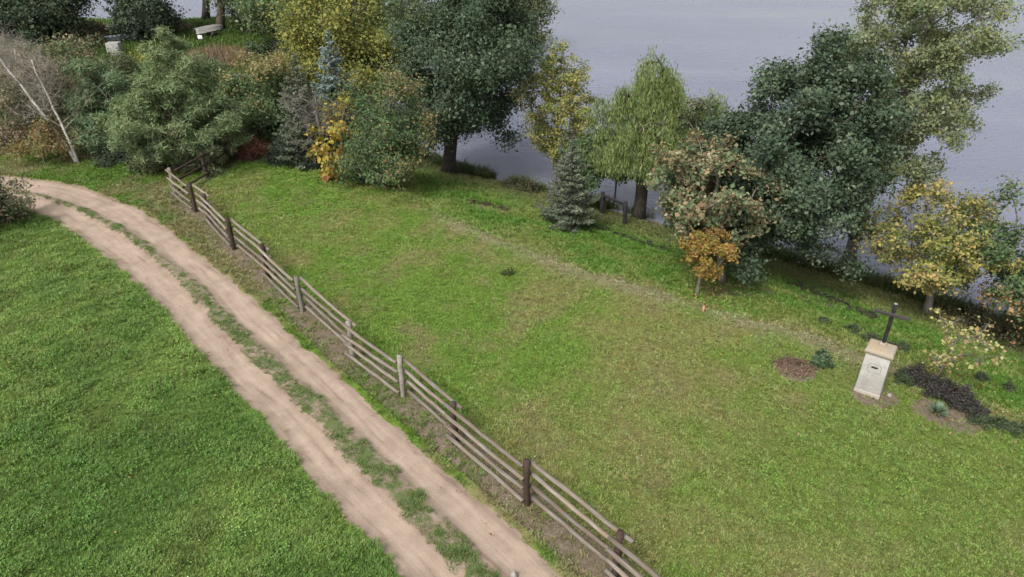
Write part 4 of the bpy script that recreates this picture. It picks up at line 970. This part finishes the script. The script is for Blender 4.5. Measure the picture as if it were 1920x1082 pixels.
# the belt behind, down to the inlet
for k, (spec, pal, shp, n, lab) in enumerate([
        ((-28.29, 40.65, 3.41, 2.23, 0.16, 0.38), G_TAN + G_OLV + G_OLV, 'broad', 9000, 'tan and olive thicket tree above the leftmost birches'),
        ((-24.64, 38.24, 3.62, 1.81, -0.00, 0.36), G_TAN + G_OLV + G_GRN, 'broad', 11000, 'faded olive thicket tree with a sandy tinged top'),
        ((-25.62, 45.16, 2.97, 1.63, 0.17, 0.18), G_OLV, 'round', 8000, 'olive bush tree below the pale concrete block'),
        ((-26.29, 49.55, 3.72, 1.37, 0.93, 0.65), G_LIM, 'round', 6000, 'yellow shrub glowing above the pine tops'),
        ((-21.04, 46.68, 3.36, 1.50, 0.18, 0.66), G_PIN, 'round', 7000, 'soft grey green tree beside the brown reeds'),
        ((-16.58, 47.38, 3.66, 1.96, 0.18, 0.33), [((.15, .145, .06), 3), ((.12, .14, .055), 3)], 'round', 9000, 'fading green and tan tree left of the grey spruce')]):
    broadleaf('thicket_tree', lab, 'tree', spec, pal=pal, shape=shp, clumps=64, leaves=int(n * 1.7), L=.125, trunk_r=.08, seed=80 + k, clump_r=.62, group=None)

# ------------------------------------------------------------------ the spit across the inlet
for k, (spec, pal, shp, n, br, lab) in enumerate([
        ((-42.27, 60.66, 7.37, 3.36, 0.94, 0.95), G_DRK + G_OAK[:2], 'round', 15000, M_bark_dark, 'large dark tree in the top left corner of the view'),
        ((-40.08, 62.56, 6.68, 2.01, 0.79, 1.37), G_OLV + G_DRK, 'round', 12000, M_bark_dark, 'olive grey tree second from the left on the far spit'),
        ((-35.95, 66.36, 8.30, 3.14, 3.02, 2.13), G_OLV + G_DRK, 'vase', 11000, M_bark_dark, 'leaning tree with a thick black trunk over the pale bench'),
        ((-32.97, 64.19, 5.67, 1.29, 0.26, 0.89), G_DRK, 'egg', 9000, M_bark_dark, 'dark conical tree right of the black leaning trunk'),
        ((-31.40, 75.26, 10.86, 2.63, 2.83, 1.48), G_OLV, 'oval', 5000, M_bark_dark, 'tall bare trunk nearest the far water left of the covered boat'),
        ((-26.81, 66.96, 11.37, 1.91, 3.79, 1.61), G_OLV, 'oval', 5000, M_bark_brown, 'tall trunk standing behind the covered boat'),
        ((-23.75, 66.12, 6.22, 2.15, 0.64, 0.62), G_DRK + G_OLV, 'round', 9000, M_bark_dark, 'dark tree right of the covered boat with low boughs'),
        ((-19.69, 61.48, 7.01, 2.37, 0.86, 1.40), G_GRN + [((.2, .21, .14), 2)], 'oval', 13000, M_bark_dark, 'speckled green tree right of the meadow on the far spit'),
        ((-17.68, 67.05, 5.37, 2.88, 0.23, 1.35), G_OLV, 'round', 7000, M_bark_dark, 'olive tree hidden behind the yellow green ash'),
        ((-4.48, 67.71, 5.98, 3.65, 0.09, 0.35), G_OLV, 'round', 7000, M_bark_dark, 'olive tree seen through the big oak on the far spit'),
        ((0.90, 67.25, 6.18, 2.69, 0.09, -0.39), G_OLV + [((.10, .10, .045), 3)], 'broad', 12000, M_bark_dark, 'olive brown tree at the tip of the spit overhanging the lake')]):
    broadleaf('lakeside_tree', lab, 'tree', spec, pal=pal, shape=shp, clumps=80, leaves=int(n * 1.5), L=.20, gain=1.6, trunk_r=.34, seed=90 + k, clump_r=1.05, bark=br, twig_r=.012)
for k, (a, h, r, pal, lab) in enumerate([((-31.75, 66.22), 2.6, 1.7, G_OAK, 'dark round bush on the meadow right of the dark conical tree'), ((-31.07, 67.39), .9, 1.6, G_TAN, 'tan brush pile on the meadow of the spit'), ((-38.25, 65.52), 1.3, 2.2, G_TAN + G_OLV, 'grey brown bush left of the pale bench'),
                                           ((-36.87, 61.55), 1.4, 2.4, G_TAN + G_OLV, 'tan scrub on the spit left of the small boat'), ((-18.54, 60.08), 1.6, 1.8, G_DRK, 'dark bush at the waterside under the speckled tree'), ((-20.57, 58.60), 1.5, 1.5, G_DRK + G_GRN, 'dark green bush at the right end of the reeds'), ((-36.00, 82.28), .7, 1.2, G_DRK, 'flat dark bush at the far shore left of the tall trunks')]):
    shrub('shrub', lab, *a, h, r, pal, n=2400, L=.24, seed=110 + k)
# reeds standing in the inlet
nr = 2600; c0, c1 = np.array((-26.37, 58.00)), np.array((-20.81, 58.21)); t = rng.random(nr); rp = c0 + (c1 - c0) * t[:, None] + rng.normal(size=(nr, 2)) * np.array([.3, .7]); hr = 1.5 * (.6 + .5 * rng.random(nr)) * (.75 + .5 * vnoise(t * 9, t * 0, 5))
A = np.stack([rp[:, 0], rp[:, 1], np.full(nr, WATER + .1)], 1); ax = unit(rng.normal(size=(nr, 3)) * .10 + np.array([0, 0, 1])); V, Q, cc = leaf_quads(A + ax * hr[:, None] * .5, unit(rng.normal(size=(nr, 3)) * np.array([1, 1, .1])), hr, .055, pick(rng, [((.27, .19, .14), 4), ((.19, .13, .10), 3), ((.33, .25, .18), 2), ((.14, .13, .07), 1)], nr), rng, ax)
tag(link('reeds', mesh_np('reeds', V, Q, M_leaf, {'tint': cc})), kind='stuff')

# ------------------------------------------------------------------ boats and small things across the inlet
M_hull = plain('pale_hull', (.19, .185, .17), .5, .4, .1, 2); M_white = plain('white_paint', (.72, .73, .75), .45, .4, .06, 3); M_black = plain('rubber', (.02, .02, .022)); M_steel = plain('galvanised', (.25, .26, .27), .5, .5); M_blue = plain('pale_blue_paint', (.50, .55, .63), .45, .4, .1, 3); M_conc = plain('concrete', (.27, .265, .24), .9, .2, .15, 3)
def hull(L, W, D, inner=True):
    """an open boat: outer skin, gunwale, inner skin"""
    n, m = 11, 7; V = []; Q = []
    for shell in (0, 1):
        for a in range(n):
            f = a / (n - 1); w = W / 2 * (1 - max(0, (f - .45) / .55) ** 2.2) * (.86 + .14 * min(1, f * 4)); d = D * (1 - .35 * max(0, (f - .6) / .4) ** 2); sheer = .18 * D * f ** 2 * 1.6
            for b in range(m):
                g = (b / (m - 1)) * 2 - 1; th = g * math.pi / 2; s = 1 - .07 * shell
                V.append((f * L - L / 2, w * s * math.copysign(abs(math.sin(th)) ** .75, g), D + sheer - d * (1 - .09 * shell) * math.cos(th) ** .7 if abs(g) < 1 else D + sheer))
    for shell in (0, 1):
        for a in range(n - 1):
            for b in range(m - 1):
                o = shell * n * m + a * m + b; q = (o, o + 1, o + m + 1, o + m); Q.append(q if shell else q[::-1])
    for a in range(n - 1):
        for b in (0, m - 1):
            o = a * m + b; Q.append((o, o + m, n * m + o + m, n * m + o))
    for b in range(m - 1): Q.append((b, b + 1, n * m + b + 1, n * m + b))
    return V, Q
def ground_at(p): return float(terrain(np.array([p[0]]), np.array([p[1]]))[0])
p = (-26.85, 64.64); t = thing('covered_boat', 'pale upturned boat on a small trailer on the far meadow', 'boat', (*p, ground_at(p)), None, math.radians(40))
V, Q = hull(2.5, 1.05, .45); V = np.array(V); V[:, 2] = 1.0 - V[:, 2]; V[:, 2] += V[:, 0] * .14; mb = MB(); mb.add(V, [q[::-1] for q in Q]); mb.build('hull', M_hull, t, True)
mb = MB(); mb.tube([(-1.2, 0, .40), (1.5, 0, .46)], .05, 6); mb.tube([(.1, -.5, .28), (.1, .5, .28)], .04, 6); mb.tube([(-.8, -.35, .40), (-.8, .35, .40)], .04, 6); mb.build('trailer_frame', M_steel, t)
for s in (-1, 1):
    mb = MB(); mb.tube([(.1, s * .50, .24), (.1, s * .62, .24)], .24, 14); mb.build('wheel', M_black, t)
def rowboat(label, a, L, W, rz, mat, z=None):
    t = thing('rowing_boat', label, 'boat', (*a, (ground_at(a) if z is None else z)), None, rz); V, Q = hull(L, W, .45); mb = MB(); mb.add(V, Q); mb.build('hull', mat, t, True)
    for xx in (-.25 * L, .1 * L):
        mb = MB(); mb.box((xx - .12, -W * .36, .30), (xx + .12, W * .36, .335)); mb.build('seat', M_hull, t)
    return t
rowboat('white rowing boat cut off by the left edge under the dark tree', (-42.88, 60.13), 4.0, 1.5, math.radians(20), M_white)
rowboat('small pale blue dinghy lying on the bank of the spit', (-34.28, 62.99), 2.2, .95, math.radians(25), M_blue)
p = (-32.81, 59.43); p2 = max(ground_at(p), WATER); mb = MB(); mb.box((-.5, -.4, -.3), (.5, .4, .95)); o = mb.build('concrete_block', M_conc, None, bevel=.03); o.location = (*p, p2); o.rotation_euler = (0, 0, .1); tag(o, 'pale square concrete block at the inlet below the pale blue dinghy', 'block')
p = (-37.01, 66.74); t = thing('bench', 'pale plank bench beside the thick black trunk', 'bench', (*p, ground_at(p)), None, .05)
mb = MB(); mb.box((-.9, -.22, .42), (.9, .22, .48)); mb.build('seat', M_white, t)
for s in (-.7, .7):
    mb = MB(); mb.box((s - .05, -.2, -.1), (s + .05, .2, .418)); mb.build('leg', M_post_dark, t)
p = (-25.53, 59.68); t = thing('notice_sign', 'small blank white sign on a thin dark post above the reeds', 'sign', (*p, ground_at(p)), None, .1)
mb = MB(); mb.tube([(0, 0, -.2), (-.12, 0, 1.3)], .03, 6); mb.build('post', M_post_dark, t)
mb = MB(); mb.box((-.30, -.05, 1.02), (.06, -.03, 1.30)); mb.build('board', M_white, t, bevel=.01)
p = (-24.36, 72.12); t = thing('shed', 'little pale roofed shed among the trees on the spit', 'shed', (*p, ground_at(p)), None, .2)
mb = MB(); mb.box((-.9, -.8, -.2), (.9, .8, 1.6)); mb.build('wall', M_post_grey, t)
mb = MB(); mb.add([(-1.0, -.95, 1.60), (1.0, -.95, 1.60), (1.0, .95, 1.60), (-1.0, .95, 1.60), (-1.0, 0, 2.1), (1.0, 0, 2.1)], [(0, 1, 5, 4), (2, 3, 4, 5), (0, 3, 2, 1)], [(1, 2, 5), (3, 0, 4)]); mb.build('roof', M_hull, t)
mb = MB(); mb.box((-.35, -.83, 0), (.35, -.802, 1.4)); mb.build('door', M_post_dark, t)

# ------------------------------------------------------------------ plants of the lawn and the bank
shrub('shrub', 'tiny clipped bush alone in the middle of the lawn', *(-0.12, 19.23), .34, .22, [((.07, .10, .035), 3), ((.05, .07, .03), 2)], n=420, L=.05, seed=130, tips=[((.30, .24, .10), 1)])
shrub('laurel_bush', 'small glossy round bush at the edge of the bark mulch patch', *(7.90, 14.45), .46, .29, [((.05, .085, .042), 4), ((.13, .165, .11), 2), ((.08, .12, .06), 2)], n=900, L=.075, seed=131, lump=.12)
shrub('mulch_heap', 'low reddish bark mulch patch on the lawn left of the glossy bush', *(7.22, 14.29), .07, .55, [((.165, .108, .080), 3), ((.12, .082, .062), 2), ((.22, .16, .12), 2)], n=2200, L=.05, seed=132, cat='mulch', ry=.42, lump=.1)
for k, ((x, y), h, r, lab) in enumerate([((10.05, 13.87), .42, .34, 'dark purple hedge bush nearest the pedestal'), ((10.28, 13.37), .50, .42, 'dark purple hedge bush below the sparse young tree'), ((10.57, 13.01), .52, .42, 'dark purple hedge bush behind the spiky yucca'), ((10.75, 12.62), .36, .34, 'lowest purple hedge bush at the right end of the row')]):
    shrub('barberry_bush', lab, x, y, h, r, [((.046, .038, .040), 4), ((.066, .054, .056), 2), ((.046, .056, .038), 3), ((.095, .075, .072), 1)], n=1900, L=.055, seed=140 + k, group='purple hedge bushes behind the yucca')
for k, (a, h, r, lab) in enumerate([((9.70, 13.79), .34, .26, 'green bush between the pedestal and the purple hedge'), ((10.76, 12.20), .24, .30, 'low green bush right after the purple hedge'), ((11.12, 12.05), .22, .30, 'low green hedge bush near the right edge'), ((11.43, 11.87), .24, .32, 'low green hedge bush cut off by the right edge'),
                                      ((11.95, 14.17), .24, .19, 'small round bush on the slope above the purple hedge'), ((12.44, 13.81), .22, .18, 'small round bush on the slope closest to the right edge'), ((9.56, 16.30), .20, .26, 'low bush farthest up the row behind the cross'), ((9.86, 15.79), .26, .30, 'rounded bush in the row just left of the cross'),
                                      ((10.14, 15.48), .24, .24, 'bush hidden behind the foot of the cross'), ((10.57, 15.49), .26, .24, 'bush just right of the foot of the cross'), ((8.94, 16.74), .14, .22, 'flat weed clump left of the row behind the cross')]):
    shrub('lavender_bush', lab, *a, h, r, [((.052, .078, .040), 3), ((.075, .10, .052), 2), ((.10, .105, .06), 1)], n=1100, L=.05, seed=150 + k, ratio=.4)
# the low hedges along the terrace of the bank
ORD6 = ['first', 'second', 'third', 'fourth', 'fifth', 'sixth']
hp = [(3.10, 25.34), (3.58, 24.82), (4.10, 24.31), (4.61, 23.89), (5.07, 23.46), (5.49, 23.12)]
for k, a in enumerate(hp):
    shrub('terrace_plant', ORD6[k] + ' dark plant from the small spruce in the low terrace row', *a, .22, .36, [((.045, .066, .034), 3), ((.085, .080, .045), 2)], n=560, L=.06, seed=170 + k, group='row of low plants below the small spruce', ry=.16, rz=-.6, cat='plant')
hp = [(9.58, 20.18), (9.99, 19.72), (10.33, 19.11), (10.67, 18.57), (10.95, 18.03)]
for k, a in enumerate(hp):
    shrub('terrace_plant', ORD6[k] + ' dark plant, counted from the big oak, in the bank row towards the cross', *a, .24, .42, [((.045, .060, .032), 3), ((.075, .068, .040), 2)], n=620, L=.06, seed=180 + k, group='row of low plants below the oak', ry=.18, rz=-.7, cat='plant')
for k, (a, lab) in enumerate([((-1.66, 26.33), 'dark earth clump farthest left on the bank by the oak'), ((-1.04, 26.15), 'dark earth clump in the middle of the bare patch on the bank'), ((-0.47, 25.80), 'dark earth clump nearest the spruce on the bare bank'), ((0.90, 27.03), 'small dark weed clump on the bank left of the spruce')]):
    shrub('weed_clump', lab, *a, .14, .36, [((.085, .062, .042), 3), ((.06, .055, .034), 2)], n=420, L=.07, seed=190 + k, cat='plant', ry=.17, rz=-.5)
for k, (a, h, r, lab) in enumerate([((0.13, 31.06), .5, .7, 'tuft of tall weeds at the waterline between the oak and the yellow maple'), ((0.75, 30.47), .55, .6, 'weed bush at the waterline left of the pale maple trunk'), ((15.35, 18.04), .8, 1.5, 'dark heather bush on the bank below the right hand tree'), ((15.03, 18.74), .45, 1.2, 'low brown heather left of the dark heather bush')]):
    shrub('weed_bush', lab, *a, h, r, [((.062, .075, .038), 3), ((.10, .095, .05), 2), ((.07, .055, .045), 2)], n=1500, L=.08, seed=200 + k, cat='plant')
# the yucca: a rosette of stiff blades, each one a leaf of its own
a = (9.92, 12.58); t = thing('yucca', 'spiky grey green yucca rosette on bare soil before the purple hedge', 'plant', (*a, ground_at(a)))
rg = np.random.default_rng(9); M_yucca = plain('yucca_leaf', (.115, .170, .105), .5, .3, .25, 5)
for q in range(54):
    az = q * 2.4; el = math.radians(18 + 62 * (1 - (q / 54)) ** .8 + rg.normal() * 5) if q > 6 else math.radians(72 + rg.normal() * 6); ln = .34 * (.8 + .35 * rg.random())
    d = np.array([math.cos(az) * math.cos(el), math.sin(az) * math.cos(el), math.sin(el)]); s_ = np.array([-math.sin(az), math.cos(az), 0]); up_ = np.cross(d, s_)
    w = .020; p0 = d * .03; p1 = d * ln * .5; p2 = d * ln - np.array([0, 0, .03])
    V = [p0 - s_ * w * .6, p0 + s_ * w * .6, p1 - s_ * w, p1 - up_ * .006, p1 + s_ * w, p2, p0 - up_ * .004]
    mb = MB(); mb.add(V, [(0, 6, 3, 2), (6, 1, 4, 3)], [(2, 3, 5), (3, 4, 5)]); mb.build('leaf', M_yucca, t)
# the green ribbed box behind the slim trunk
a = (-5.87, 27.29); t = thing('garden_box', 'dark green ribbed box half hidden behind the slim pale trunk', 'box', (*a, ground_at(a)), None, -.35)
M_green = plain('dark_green_plastic', (.012, .05, .045), .5, .4)
mb = MB(); mb.box((-.55, .0, -.1), (.55, .6, .50)); mb.build('body', M_green, t, bevel=.015)
for q in range(9):
    mb = MB(); x0 = -.52 + q * .12; mb.box((x0, -.022, 0), (x0 + .05, -.002, .48)); mb.build('rib', M_green, t)
mb = MB(); mb.box((-.58, -.03, .502), (.58, .63, .55)); mb.build('lid', M_green, t, bevel=.012)
